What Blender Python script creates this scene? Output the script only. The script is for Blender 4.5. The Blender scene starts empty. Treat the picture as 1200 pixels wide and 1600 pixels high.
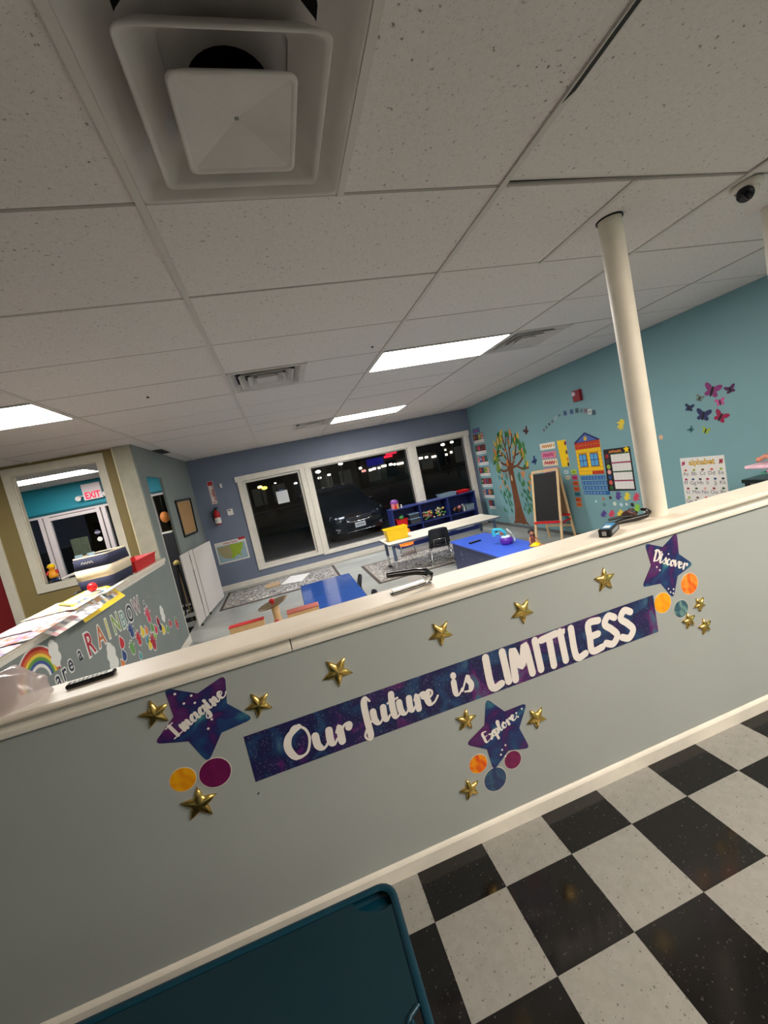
import bpy, math, random
from mathutils import Vector, Matrix, Euler
random.seed(7)
S = bpy.context.scene
C = S.collection
PI = math.pi
# ------------------------------------------------------------------ camera
cd = bpy.data.cameras.new('camera'); cam = bpy.data.objects.new('camera', cd); C.objects.link(cam)
Rm = Matrix(((0.94629, 0.22801, -0.22923), (-0.24659, 0.05041, -0.96781), (-0.20911, 0.97235, 0.10393)))
cam.matrix_world = Matrix.Translation((0, 0, 1.6947)) @ Rm.to_4x4()
cd.sensor_fit = 'VERTICAL'; cd.sensor_height = 32.0; cd.sensor_width = 24.0
cd.lens = 636.0 / 1600.0 * 32.0; cd.clip_start = 0.02; cd.clip_end = 300
S.camera = cam
# ------------------------------------------------------------------ world: night
wd = bpy.data.worlds.new('night'); S.world = wd; wd.use_nodes = True
wd.node_tree.nodes['Background'].inputs[0].default_value = (0.010, 0.012, 0.018, 1)
wd.node_tree.nodes['Background'].inputs[1].default_value = 1.2
S.view_settings.view_transform = 'Standard'; S.view_settings.look = 'None'
S.view_settings.gamma = 1.0; S.view_settings.exposure = 0.0; S.view_settings.use_curve_mapping = False
PANEL = 38.0      # emission of the troffers in the classroom
PANEL_LOBBY = 26.0
PANEL_NEAR = 44.0 # the troffers of the near room, behind the camera
# ------------------------------------------------------------------ key sizes
ZC = 2.607; XL = -1.57; XR = 4.33; YB = 8.42; YH = 1.569; GX = -0.199; GY = 1.398; FT = .3048
def lin(r, g, b):
    f = lambda c: (c/255/12.92) if c/255 <= .04045 else ((c/255+.055)/1.055)**2.4
    return (f(r), f(g), f(b), 1)
# ------------------------------------------------------------------ materials
MATS = {}
def mat(name, col, rough=.6, metal=0, emit=None, es=1, spec=.5, noise=None, bump=None, coat=0, trans=0, alpha=1, ior=1.45):
    """noise=(scale, amount) colour mottling, bump=(scale, strength)"""
    if name in MATS: return MATS[name]
    m = bpy.data.materials.new(name); m.use_nodes = True; nt = m.node_tree; b = nt.nodes['Principled BSDF']
    c = lin(*col); b.inputs['Base Color'].default_value = c
    b.inputs['Roughness'].default_value = rough; b.inputs['Metallic'].default_value = metal
    b.inputs['Specular IOR Level'].default_value = spec; b.inputs['Coat Weight'].default_value = coat
    b.inputs['Transmission Weight'].default_value = trans; b.inputs['Alpha'].default_value = alpha; b.inputs['IOR'].default_value = ior
    if emit:
        b.inputs['Emission Color'].default_value = lin(*emit); b.inputs['Emission Strength'].default_value = es
    if noise or bump:
        tc = nt.nodes.new('ShaderNodeTexCoord')
    if noise:
        n = nt.nodes.new('ShaderNodeTexNoise'); n.inputs['Scale'].default_value = noise[0]; n.inputs['Detail'].default_value = 5
        nt.links.new(tc.outputs['Object'], n.inputs['Vector'])
        r = nt.nodes.new('ShaderNodeValToRGB'); a = noise[1]
        r.color_ramp.elements[0].position = .3; r.color_ramp.elements[1].position = .7
        r.color_ramp.elements[0].color = [max(0, x*(1-a)) for x in c[:3]]+[1]
        r.color_ramp.elements[1].color = [min(1, x*(1+a)) for x in c[:3]]+[1]
        nt.links.new(n.outputs['Fac'], r.inputs['Fac']); nt.links.new(r.outputs['Color'], b.inputs['Base Color'])
    if bump:
        n2 = nt.nodes.new('ShaderNodeTexNoise'); n2.inputs['Scale'].default_value = bump[0]; n2.inputs['Detail'].default_value = 4
        nt.links.new(tc.outputs['Object'], n2.inputs['Vector'])
        bp = nt.nodes.new('ShaderNodeBump'); bp.inputs['Strength'].default_value = bump[1]; bp.inputs['Distance'].default_value = .002
        nt.links.new(n2.outputs['Fac'], bp.inputs['Height']); nt.links.new(bp.outputs['Normal'], b.inputs['Normal'])
    MATS[name] = m
    return m
def ramp_mat(name, kind, scale, stops, rough=.5, detail=6, speck=None, coord='Object', spec=.5, distort=0):
    """colour from a noise or voronoi texture through a ramp; speck=(scale, size, colour) adds small dots"""
    if name in MATS: return MATS[name]
    m = bpy.data.materials.new(name); m.use_nodes = True; nt = m.node_tree; b = nt.nodes['Principled BSDF']
    b.inputs['Roughness'].default_value = rough; b.inputs['Specular IOR Level'].default_value = spec
    tc = nt.nodes.new('ShaderNodeTexCoord'); src = tc.outputs[coord]
    if kind == 'noise':
        n = nt.nodes.new('ShaderNodeTexNoise'); n.inputs['Detail'].default_value = detail; n.inputs['Distortion'].default_value = distort; out = 'Fac'
    else:
        n = nt.nodes.new('ShaderNodeTexVoronoi'); out = 'Distance'
    n.inputs['Scale'].default_value = scale; nt.links.new(src, n.inputs['Vector'])
    r = nt.nodes.new('ShaderNodeValToRGB'); cr = r.color_ramp
    while len(cr.elements) < len(stops): cr.elements.new(.5)
    for e, (p, c) in zip(cr.elements, stops): e.position = p; e.color = lin(*c)
    nt.links.new(n.outputs[out], r.inputs['Fac']); last = r.outputs['Color']
    if speck:
        for sc, size, col in speck:
            v = nt.nodes.new('ShaderNodeTexVoronoi'); v.inputs['Scale'].default_value = sc; nt.links.new(src, v.inputs['Vector'])
            q = nt.nodes.new('ShaderNodeMath'); q.operation = 'LESS_THAN'; q.inputs[1].default_value = size
            nt.links.new(v.outputs['Distance'], q.inputs[0])
            mx = nt.nodes.new('ShaderNodeMix'); mx.data_type = 'RGBA'
            nt.links.new(q.outputs[0], mx.inputs['Factor']); nt.links.new(last, mx.inputs[6]); mx.inputs[7].default_value = lin(*col)
            last = mx.outputs[2]
    nt.links.new(last, b.inputs['Base Color'])
    MATS[name] = m
    return m
def emis(name, col, s):
    if name in MATS: return MATS[name]
    m = bpy.data.materials.new(name); m.use_nodes = True; nt = m.node_tree; nt.nodes.clear()
    e = nt.nodes.new('ShaderNodeEmission'); o = nt.nodes.new('ShaderNodeOutputMaterial')
    e.inputs[0].default_value = lin(*col); e.inputs[1].default_value = s; nt.links.new(e.outputs[0], o.inputs[0]); MATS[name] = m
    return m
def glass_mat(name, tint, refl=.06):
    m = bpy.data.materials.new(name); m.use_nodes = True; nt = m.node_tree; nt.nodes.clear()
    t = nt.nodes.new('ShaderNodeBsdfTransparent'); t.inputs[0].default_value = tint
    g = nt.nodes.new('ShaderNodeBsdfGlossy'); g.inputs['Roughness'].default_value = .02
    f = nt.nodes.new('ShaderNodeFresnel'); f.inputs[0].default_value = 1.35
    mm = nt.nodes.new('ShaderNodeMixShader'); o = nt.nodes.new('ShaderNodeOutputMaterial')
    nt.links.new(f.outputs[0], mm.inputs[0]); nt.links.new(t.outputs[0], mm.inputs[1]); nt.links.new(g.outputs[0], mm.inputs[2]); nt.links.new(mm.outputs[0], o.inputs[0])
    MATS[name] = m
    return m
white_trim = mat('white_trim', (224, 219, 209), .45, noise=(9, .06), bump=(60, .15))
cap_paint = mat('cap_paint', (232, 222, 206), .4, noise=(6, .05), bump=(30, .15))
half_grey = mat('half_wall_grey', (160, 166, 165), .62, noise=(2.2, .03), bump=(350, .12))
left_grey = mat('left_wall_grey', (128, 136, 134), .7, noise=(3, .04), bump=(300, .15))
slate = mat('slate_blue_paint', (112, 122, 143), .55, noise=(2, .05), bump=(260, .12))
teal = mat('teal_paint', (120, 160, 166), .55, noise=(2, .03), bump=(260, .12))
lobby_teal = mat('lobby_teal', (32, 140, 160), .6)
khaki = mat('khaki_paint', (140, 124, 78), .6, noise=(3, .04), bump=(260, .12))
strip_grey = mat('weathered_grey', (170, 168, 150), .6, noise=(8, .1))
dark_plenum = mat('dark_plenum', (16, 15, 14), .9)
tile_m = ramp_mat('ceiling_fissured', 'noise', 75, [(.27, (128, 120, 116)), (.33, (212, 206, 203)), (.7, (220, 214, 211))], .9, 3, speck=[(120, .13, (140, 132, 128))])
bar_m = mat('grid_white', (200, 195, 190), .5)
seam_m = mat('cross_tee', (158, 152, 146), .6)
vent_m = mat('vent_white', (196, 191, 187), .5, noise=(6, .08))
black = mat('matte_black', (18, 18, 20), .6)
gloss_black = mat('gloss_black', (12, 12, 14), .18)
chrome = mat('chrome', (210, 210, 212), .2, 1)
white = mat('plain_white', (232, 230, 225), .6)
paper_m = mat('paper_white', (222, 219, 214), .75)
red = mat('red_plastic', (205, 28, 34), .35)
wood = mat('pale_wood', (214, 184, 140), .5, noise=(14, .1))
# ------------------------------------------------------------------ geometry collector
class Fr:
    def __init__(s, O, U, V): s.O = Vector(O); s.U = Vector(U); s.V = Vector(V); s.N = s.U.cross(s.V)
    def p(s, u, v, n=0): return s.O + s.U*u + s.V*v + s.N*n
HW = Fr((0, YH, 0), (1, 0, 0), (0, 0, 1))
WW = Fr((0, YB, 0), (1, 0, 0), (0, 0, 1))
TW = Fr((XR, 0, 0), (0, -1, 0), (0, 0, 1))   # u = -y
LW = Fr((XL, 0, 0), (0, 1, 0), (0, 0, 1))    # u = y
XY = Fr((0, 0, 0), (1, 0, 0), (0, 1, 0))
class G:
    def __init__(s): s.v = []; s.f = []; s.m = []; s.mats = []; s.sm = []; s.M = Matrix.Identity(4)
    def mi(s, m):
        if m not in s.mats: s.mats.append(m)
        return s.mats.index(m)
    def add(s, vs, fs, m, smooth=False):
        o = len(s.v); k = s.mi(m)
        s.v += [s.M @ Vector(v) for v in vs]
        for f in fs: s.f.append([o+i for i in f]); s.m.append(k); s.sm.append(smooth)
        return s
    def box(s, a, b, m, R=None, c=None):
        x0, y0, z0 = a; x1, y1, z1 = b
        vs = [Vector(p) for p in ((x0,y0,z0),(x1,y0,z0),(x1,y1,z0),(x0,y1,z0),(x0,y0,z1),(x1,y0,z1),(x1,y1,z1),(x0,y1,z1))]
        if R is not None:
            cc = Vector(c) if c else sum(vs, Vector())/8
            vs = [cc + R @ (v-cc) for v in vs]
        return s.add(vs, [(0,3,2,1),(4,5,6,7),(0,1,5,4),(1,2,6,5),(2,3,7,6),(3,0,4,7)], m)
    def bar(s, p, q, w, d, m, up=(0,0,1)):
        """square bar between two points"""
        p = Vector(p); q = Vector(q); z = (q-p).normalized(); up = Vector(up)
        if abs(z.dot(up)) > .95: up = Vector((0, 1, 0))
        x = up.cross(z).normalized(); y = z.cross(x)
        vs = [o + x*(a*w/2) + y*(b*d/2) for o in (p, q) for a, b in ((-1,-1),(1,-1),(1,1),(-1,1))]
        return s.add(vs, [(0,3,2,1),(4,5,6,7),(0,1,5,4),(1,2,6,5),(2,3,7,6),(3,0,4,7)], m)
    def cyl(s, p, q, r0, m, r1=None, n=16, caps=True):
        r1 = r0 if r1 is None else r1
        p = Vector(p); q = Vector(q); z = (q-p).normalized(); up = Vector((0,0,1)) if abs(z.z) < .95 else Vector((0,1,0))
        x = up.cross(z).normalized(); y = z.cross(x)
        vs = [o + (x*math.cos(2*PI*i/n) + y*math.sin(2*PI*i/n))*r for o, r in ((p, r0), (q, r1)) for i in range(n)]
        s.add(vs, [(i, (i+1) % n, n+(i+1) % n, n+i) for i in range(n)], m, True)
        if caps: s.add(vs, [tuple(range(n))[::-1], tuple(range(n, 2*n))], m)
        return s
    def tube(s, pts, r, m, n=8, closed=False):
        pts = [Vector(p) for p in pts]; vs = []; k = len(pts)
        for i, p in enumerate(pts):
            a = pts[(i-1) % k] if (closed or i) else p; b = pts[(i+1) % k] if (closed or i < k-1) else p
            z = (b-a).normalized(); up = Vector((0,0,1)) if abs(z.z) < .9 else Vector((0,1,0))
            x = up.cross(z).normalized(); y = z.cross(x); rr = r[i] if isinstance(r, (list, tuple)) else r
            vs += [p + (x*math.cos(2*PI*j/n) + y*math.sin(2*PI*j/n))*rr for j in range(n)]
        fs = [(i*n+j, i*n+(j+1) % n, ((i+1) % k)*n+(j+1) % n, ((i+1) % k)*n+j) for i in range(k if closed else k-1) for j in range(n)]
        s.add(vs, fs, m, True)
        if not closed: s.add(vs, [tuple(range(n))[::-1], tuple(range((k-1)*n, k*n))], m)
        return s
    def lathe(s, c, prof, m, n=20, ax=(0,0,1)):
        """prof = [(r, h)...] around axis ax from c"""
        c = Vector(c); z = Vector(ax).normalized(); up = Vector((0,0,1)) if abs(z.z) < .95 else Vector((0,1,0))
        x = up.cross(z).normalized(); y = z.cross(x)
        vs = [c + z*h + (x*math.cos(2*PI*j/n)+y*math.sin(2*PI*j/n))*max(r, 1e-5) for r, h in prof for j in range(n)]
        fs = [(i*n+j, i*n+(j+1) % n, (i+1)*n+(j+1) % n, (i+1)*n+j) for i in range(len(prof)-1) for j in range(n)]
        return s.add(vs, fs, m, True)
    def ball(s, c, r, m, n=14, sc=(1,1,1)):
        k = n//2; prof = [(math.sin(PI*i/k), -math.cos(PI*i/k)) for i in range(k+1)]
        c = Vector(c); vs = [c + Vector((p*math.cos(2*PI*j/n)*r*sc[0], p*math.sin(2*PI*j/n)*r*sc[1], h*r*sc[2])) for p, h in prof for j in range(n)]
        fs = [(i*n+j, i*n+(j+1) % n, (i+1)*n+(j+1) % n, (i+1)*n+j) for i in range(k) for j in range(n)]
        return s.add(vs, fs, m, True)
    def poly(s, fr, pts, n0, n1, m, side=None):
        a = sum(pts[i][0]*pts[(i+1) % len(pts)][1]-pts[(i+1) % len(pts)][0]*pts[i][1] for i in range(len(pts)))
        if a < 0: pts = pts[::-1]
        k = len(pts); vs = [fr.p(u, v, n1) for u, v in pts] + [fr.p(u, v, n0) for u, v in pts]
        s.add(vs, [tuple(range(k))], m)
        s.add(vs, [(i, k+i, k+(i+1) % k, (i+1) % k) for i in range(k)], side or m)
        return s
    def rect(s, fr, u0, v0, u1, v1, n0, n1, m, side=None):
        return s.poly(fr, [(u0,v0),(u1,v0),(u1,v1),(u0,v1)], n0, n1, m, side)
    def disc(s, fr, u, v, r, n0, n1, m, k=20, ry=None, rot=0):
        ry = ry or r; c, d = math.cos(rot), math.sin(rot)
        pts = [(u + r*math.cos(2*PI*i/k)*c - ry*math.sin(2*PI*i/k)*d, v + r*math.cos(2*PI*i/k)*d + ry*math.sin(2*PI*i/k)*c) for i in range(k)]
        return s.poly(fr, pts, n0, n1, m)
    def text(s, fr, body, u, v, size, n, m, rot=0, align='CENTER', bold=0, xs=1):
        vs, fs = text_mesh(body, bold); c, d = math.cos(rot), math.sin(rot)
        xsn = [p[0] for p in vs]; w = (min(xsn)+max(xsn))/2 if align == 'CENTER' else min(xsn)
        out = []
        for x, y in vs:
            x = (x-w)*size*xs; y = y*size
            out.append(fr.p(u + x*c - y*d, v + x*d + y*c, n))
        return s.add(out, fs, m)
    def stroke(s, fr, pts, w, n, m, even=False):
        """brush stroke: thick when it runs down, thin when it runs up"""
        P = spline(pts, 7); L = len(P); W = []
        for i in range(L):
            a = P[max(0, i-1)]; b = P[min(L-1, i+1)]; dx, dy = b[0]-a[0], b[1]-a[1]; l = math.hypot(dx, dy) or 1e-9
            f = 1 if even else (.38 + .62*max(0, -dy/l)**.7 if dy < 0 else .34)
            W.append(w*f/2)
        W = [(W[max(0, i-2)]+W[max(0, i-1)]+W[i]+W[min(L-1, i+1)]+W[min(L-1, i+2)])/5 for i in range(L)]
        vs = []
        for i in range(L):
            a = P[max(0, i-1)]; b = P[min(L-1, i+1)]; dx, dy = b[0]-a[0], b[1]-a[1]; l = math.hypot(dx, dy) or 1e-9
            nx, ny = -dy/l*W[i], dx/l*W[i]
            vs += [fr.p(P[i][0]+nx, P[i][1]+ny, n+i*1e-5), fr.p(P[i][0]-nx, P[i][1]-ny, n+i*1e-5)]
        s.add(vs, [(2*i+1, 2*i+3, 2*i+2, 2*i) for i in range(L-1)], m)
        for i in (0, L-1):
            k = 10; s.add([fr.p(P[i][0]+W[i]*math.cos(2*PI*j/k), P[i][1]+W[i]*math.sin(2*PI*j/k), n+(i+3)*1e-5-(6e-5 if i == 0 else 0)) for j in range(k)], [tuple(range(k))], m)
        return s
def spline(pts, k):
    if len(pts) == 2: return [(pts[0][0]+(pts[1][0]-pts[0][0])*i/k, pts[0][1]+(pts[1][1]-pts[0][1])*i/k) for i in range(k+1)]
    o = []; Q = [pts[0]] + list(pts) + [pts[-1]]
    for i in range(1, len(Q)-2):
        a, b, c, d = Q[i-1:i+3]
        for j in range(k):
            t = j/k
            o.append(tuple(.5*((2*b[e]) + (c[e]-a[e])*t + (2*a[e]-5*b[e]+4*c[e]-d[e])*t*t + (3*b[e]-a[e]-3*c[e]+d[e])*t**3) for e in (0, 1)))
    o.append(tuple(pts[-1]))
    return o
TC = {}
def text_mesh(body, bold=0):
    if (body, bold) in TC: return TC[(body, bold)]
    cu = bpy.data.curves.new('t', 'FONT'); cu.body = body; cu.size = 1; cu.resolution_u = 3; cu.offset = bold
    ob = bpy.data.objects.new('t', cu); me = ob.to_mesh()
    r = ([(v.co.x, v.co.y) for v in me.vertices], [tuple(p.vertices) for p in me.polygons])
    ob.to_mesh_clear(); bpy.data.objects.remove(ob); bpy.data.curves.remove(cu); TC[(body, bold)] = r
    return r
# ------------------------------------------------------------------ objects
def tag(o, label=None, cat=None, group=None, kind=None):
    if label: o['label'] = label
    if cat: o['category'] = cat
    if group: o['group'] = group
    if kind: o['kind'] = kind
    return o
def obj(name, g, parent=None, origin=None, bevel=0, label=None, seg=2, world=True):
    """link a collector as one mesh; origin = bottom centre unless given; parents only carry a translation/rotation set later"""
    me = bpy.data.meshes.new(name)
    if origin is None:
        xs = [v.x for v in g.v]; ys = [v.y for v in g.v]; zs = [v.z for v in g.v]
        origin = Vector(((min(xs)+max(xs))/2, (min(ys)+max(ys))/2, min(zs)))
    origin = Vector(origin)
    me.from_pydata([tuple(v-origin) for v in g.v], [], g.f); me.update()
    for m in g.mats: me.materials.append(m)
    me.polygons.foreach_set('material_index', g.m); me.polygons.foreach_set('use_smooth', g.sm)
    o = bpy.data.objects.new(name, me); C.objects.link(o)
    base = Vector((0, 0, 0)); p = parent
    if world:
        while p is not None: base += p.location; p = p.parent
    o.location = origin - base
    if parent is not None: o.parent = parent
    if bevel:
        b = o.modifiers.new('bevel', 'BEVEL'); b.width = bevel; b.segments = seg; b.limit_method = 'ANGLE'; b.angle_limit = .7
    if label: o['label'] = label
    return o
def empty(name, loc=(0,0,0), rz=0, label=None, cat=None, group=None, kind=None):
    o = bpy.data.objects.new(name, None); C.objects.link(o); o.location = loc; o.rotation_euler = (0, 0, rz); o.empty_display_size = .05
    return tag(o, label, cat, group, kind)
def struct(name, g, parent=None, bevel=0, origin=None):
    o = obj(name, g, parent, origin, bevel)
    if parent is None: o['kind'] = 'structure'
    return o
def copy_tree(o, parent=None):
    c = o.copy(); C.objects.link(c)
    if parent is not None: c.parent = parent
    for ch in list(o.children): copy_tree(ch, c)
    return c
# ================================================================== STRUCTURE
# ---- ceiling: dark deck above, grid bars, tiles one by one
g = G(); g.box((-5.2, -2.6, ZC+.28), (XR+.2, YB+.2, ZC+.34), dark_plenum); ceiling = struct('ceiling', g)
COL = lambda t: GX + t*4*FT          # t in 4 ft columns
ROW = lambda j: GY + j*2*FT
cells = {}                            # (col, row) -> kind
SPECIAL = {(1, 3): 'light', (1, 8): 'light', (-2, 3): 'light', (-3, 9): 'light', (1, -4): 'light', (2, -3): 'light'}
HALF_L = {(0, 3): 'vent', (2, 3): 'vent', (0, -1): 'diffuser'}   # the left 2 ft of the cell
HALF_R = {(0, 8): 'vent'}
SPLIT = {(1, 0)}
def tile(x0, x1, y0, y1, dz=0, tx=0, ty=0):
    w, d = x1-x0-.004, y1-y0-.007
    key = (round(w, 3), round(d, 3))
    if key not in TILES:
        g = G(); b = .006
        vs = [(-w/2, -d/2, .014), (w/2, -d/2, .014), (w/2, d/2, .014), (-w/2, d/2, .014), (-w/2, -d/2, b), (w/2, -d/2, b), (w/2, d/2, b), (-w/2, d/2, b),
              (-w/2+.004, -d/2+.004, .003), (w/2-.004, -d/2+.004, .003), (w/2-.004, d/2-.004, .003), (-w/2+.004, d/2-.004, .003)]
        g.add(vs, [(0,1,2,3), (8,11,10,9), (0,4,5,1), (1,5,6,2), (2,6,7,3), (3,7,4,0), (4,8,9,5), (5,9,10,6), (6,10,11,7), (7,11,8,4)], tile_m)
        o = obj('ceiling_tile', g, ceiling, origin=(0, 0, 0)); TILES[key] = o
    else:
        o = TILES[key].copy(); C.objects.link(o)
    o.location = Vector(((x0+x1)/2, (y0+y1)/2, ZC-.001+dz)) - ceiling.location
    o.rotation_euler = (tx, ty, random.choice((0, PI)))
TILES = {}
for c in range(-4, 4):
    for j in range(-6, 12):
        x0, x1 = COL(c), min(COL(c+1), XR); y0, y1 = ROW(j), min(ROW(j+1), YB)
        if x1-x0 < .05 or y1-y0 < .05: continue
        if (c, j) in SPECIAL: continue
        dz = random.uniform(0, .003)
        if (c, j) in ((-1, 7),): continue                       # left out below: whole tile under a black patch
        if (c, j) in HALF_L: tile((x0+x1)/2, x1, y0, y1, dz); continue
        if (c, j) in HALF_R: tile(x0, (x0+x1)/2, y0, y1, dz); continue
        if (c, j) in SPLIT: tile(x0, (x0+x1)/2, y0, y1, dz); tile((x0+x1)/2, x1, y0, y1, dz); continue
        if (c, j) == (1, -1): tile(x0, x1, y0, y1, .010, 0, .008); continue   # sits crooked; its dark gap is a painted strip
        tile(x0, x1, y0, y1, dz, random.uniform(-.002, .002), random.uniform(-.001, .001))
# the cell with the painted black hole patch by the left wall
x0, x1, y0, y1 = COL(-1), COL(0), ROW(7), ROW(8)
tile(x0+.0, x1, y0, y1, .001)
def gridbar(a, b):
    g = G(); w = .012 if a[0] == b[0] else .006; z0, z1 = (ZC-.004, ZC+.004) if a[0] == b[0] else (ZC+.004, ZC+.012)
    g.box((min(a[0], b[0])-(w if a[0] == b[0] else 0), min(a[1], b[1])-(w if a[1] == b[1] else 0), z0),
          (max(a[0], b[0])+(w if a[0] == b[0] else 0), max(a[1], b[1])+(w if a[1] == b[1] else 0), z1), bar_m if a[0] == b[0] else seam_m)
    obj('grid_bar', g, ceiling)
for c in range(-4, 5):
    x = COL(c)
    if x < XR: gridbar((x, -2.25), (x, YB))
for j in range(-6, 13):
    y = ROW(j)
    if y < YB: gridbar((-5.07, y+1e-4), (XR, y+1e-4))
for (c, j) in list(HALF_L)+list(HALF_R)+list(SPLIT):
    gridbar((COL(c+.5), ROW(j)), (COL(c+.5), ROW(j+1)))
# ---- floors
def vinyl(name, base, sp1, sp2, rough):
    return ramp_mat(name, 'noise', 26, [(.3, tuple(int(x*.94) for x in base)), (.7, base)], rough, 8, speck=[(38, .14, sp1), (60, .11, sp1), (80, .09, sp2)], distort=.6)
vin_w = vinyl('grey_vinyl', (149, 148, 144), (112, 110, 106), (178, 176, 170), .17)
vin_b = vinyl('black_vinyl', (14, 12, 12), (52, 48, 46), (14, 12, 12), .13)
g = G(); g.box((-5.2, -2.4, -.06), (XR+.05, YH+.05, -.0022), mat('floor_joint', (40, 36, 33), .9))
floor = struct('floor', g)
FX, FY = .1803, 1.3525
mesh_w = mesh_b = None
for i in range(-6, 14):
    for j in range(-9, 1):
        y0 = FY+j*FT; y1 = min(y0+FT, YH-.002); x0 = FX+i*FT; x1 = x0+FT
        dark = (i+j) % 2 == 0
        g = G(); e = .0005; g.box((x0+e, y0+e, -.002), (x1-e, y1-e, 0), vin_b if dark else vin_w)
        key = (dark, j == 0)
        if key in TILES:
            o = TILES[key].copy(); C.objects.link(o)
        else:
            o = obj('floor_tile', g, floor, bevel=0); TILES[key] = o
        o.location = Vector(((x0+x1)/2, (y0+y1)/2, -.002)) - floor.location
# classroom floor: sheet vinyl in wide, barely visible planks
m = bpy.data.materials.new('classroom_vinyl'); m.use_nodes = True; nt = m.node_tree; b = nt.nodes['Principled BSDF']
tc = nt.nodes.new('ShaderNodeTexCoord'); br = nt.nodes.new('ShaderNodeTexBrick')
br.inputs['Color1'].default_value = lin(180, 182, 177); br.inputs['Color2'].default_value = lin(168, 171, 167); br.inputs['Mortar'].default_value = lin(140, 140, 134)
br.inputs['Scale'].default_value = 1; br.inputs['Brick Width'].default_value = 1.2; br.inputs['Row Height'].default_value = .31; br.inputs['Mortar Size'].default_value = .003
nz = nt.nodes.new('ShaderNodeTexNoise'); nz.inputs['Scale'].default_value = 3; nz.inputs['Detail'].default_value = 6
mx = nt.nodes.new('ShaderNodeMix'); mx.data_type = 'RGBA'; mx.blend_type = 'MULTIPLY'; mx.inputs[0].default_value = .35
nt.links.new(tc.outputs['Object'], br.inputs['Vector']); nt.links.new(tc.outputs['Object'], nz.inputs['Vector'])
nt.links.new(br.outputs['Color'], mx.inputs[6]); nt.links.new(nz.outputs['Fac'], mx.inputs[7]); nt.links.new(mx.outputs[2], b.inputs['Base Color'])
b.inputs['Roughness'].default_value = .3
g = G(); g.box((XL-.1, YH+.05, -.06), (XR+.05, YB+.02, 0), m); struct('floor_classroom', g)
g = G(); g.box((-5.2, YH+.05, -.06), (XL-.1, YB+.02, -.0022), MATS['floor_joint']); lobby_floor = struct('floor_lobby', g)
for i in range(12):
    for j in range(22):
        x1 = XL-.1-i*FT; y0 = YH+.05+j*FT
        dark = (i+j) % 2
        o = TILES[(bool(dark), False)].copy(); C.objects.link(o); o.parent = lobby_floor
        o.location = Vector((x1-FT/2, y0+FT/2, -.002)) - lobby_floor.location
# ---- half wall and its cap
g = G(); g.box((-2.6, YH, 0), (XR, YH+.11, 1.13), half_grey); struct('wall_partition', g)
def extrude_x(name, prof, x0, x1, m, kind='structure'):
    g = G(); n = len(prof); vs = [(x0, y, z) for y, z in prof] + [(x1, y, z) for y, z in prof]
    g.add(vs, [(i, (i+1) % n, n+(i+1) % n, n+i) for i in range(n)], m); g.add(vs, [tuple(range(n))[::-1], tuple(range(n, 2*n))], m)
    o = obj(name, g); o['kind'] = kind; return o
nose = [(1.528, 1.152), (1.524, 1.156), (1.523, 1.164), (1.527, 1.170), (1.534, 1.173)]
extrude_x('trim_1', nose + [(1.712, 1.173), (1.718, 1.170), (1.72, 1.164), (1.718, 1.155), (1.71, 1.152)], -1.80, XR, cap_paint)
apron = lambda a: [(YH, 1.094), (YH-.016, 1.094), (YH-.020, 1.098), (YH-.020, 1.108), (YH-.010, 1.112), (YH-.005, 1.120), (YH-.006, 1.134), (YH-.020, 1.144), (YH-.028, 1.152), (YH, 1.152)]
extrude_x('trim_2', apron(0), -2.6, -.0970, white_trim); extrude_x('trim_3', apron(0), -.0930, XR, white_trim)
g = G(); g.box((-.0971, YH-.004, 1.094), (-.0929, YH, 1.152), black); struct('trim_20', g)  # black filler painting the shade inside the open apron joint
extrude_x('trim_4', [(1.679, 1.10), (1.70, 1.10), (1.70, 1.152), (1.679, 1.152)], -1.5, XR, white_trim)
extrude_x('baseboard_partition', [(YH, 0), (YH-.014, 0), (YH-.014, .060), (YH-.009, .068), (YH-.003, .074), (YH, .074)], -2.6, XR, white_trim)
# ---- back wall (slate blue) with window openings, side walls
def wall_with_holes(name, fr, u0, u1, v0, v1, th, holes, m, inner=None):
    us = sorted({u0, u1} | {h[0] for h in holes} | {h[2] for h in holes}); vs_ = sorted({v0, v1} | {h[1] for h in holes} | {h[3] for h in holes})
    g = G()
    for a, b in zip(us, us[1:]):
        for c, d in zip(vs_, vs_[1:]):
            if any(h[0]-1e-6 <= a and b <= h[2]+1e-6 and h[1]-1e-6 <= c and d <= h[3]+1e-6 for h in holes): continue
            g.rect(fr, a, c, b, d, -th, 0, m)
            g.poly(Fr(fr.O - fr.N*th, -fr.U, fr.V), [(-a, c), (-b, c), (-b, d), (-a, d)], 0, .0005, m)
    return struct(name, g)
WIN = [(-.66, .31, .46, 2.03), (.665, .285, 2.78, 2.03), (2.97, .285, 4.13, 2.03)]
wall_with_holes('wall_back', WW, XL, XR+.1, 0, ZC+.28, .14, WIN, slate)
wall_with_holes('wall_right', TW, -YB, 2.4, 0, ZC+.28, .12, [], teal)
g = G(); g.box((XR-.012, YH+.12, 0), (XR, YB, .055), mat('grey_cove', (96, 100, 100), .6)); struct('baseboard_right', g)
g = G(); g.box((XL+.02, YB-.014, 0), (XR, YB, .105), white_trim); struct('baseboard_back', g, bevel=.004)
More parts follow.
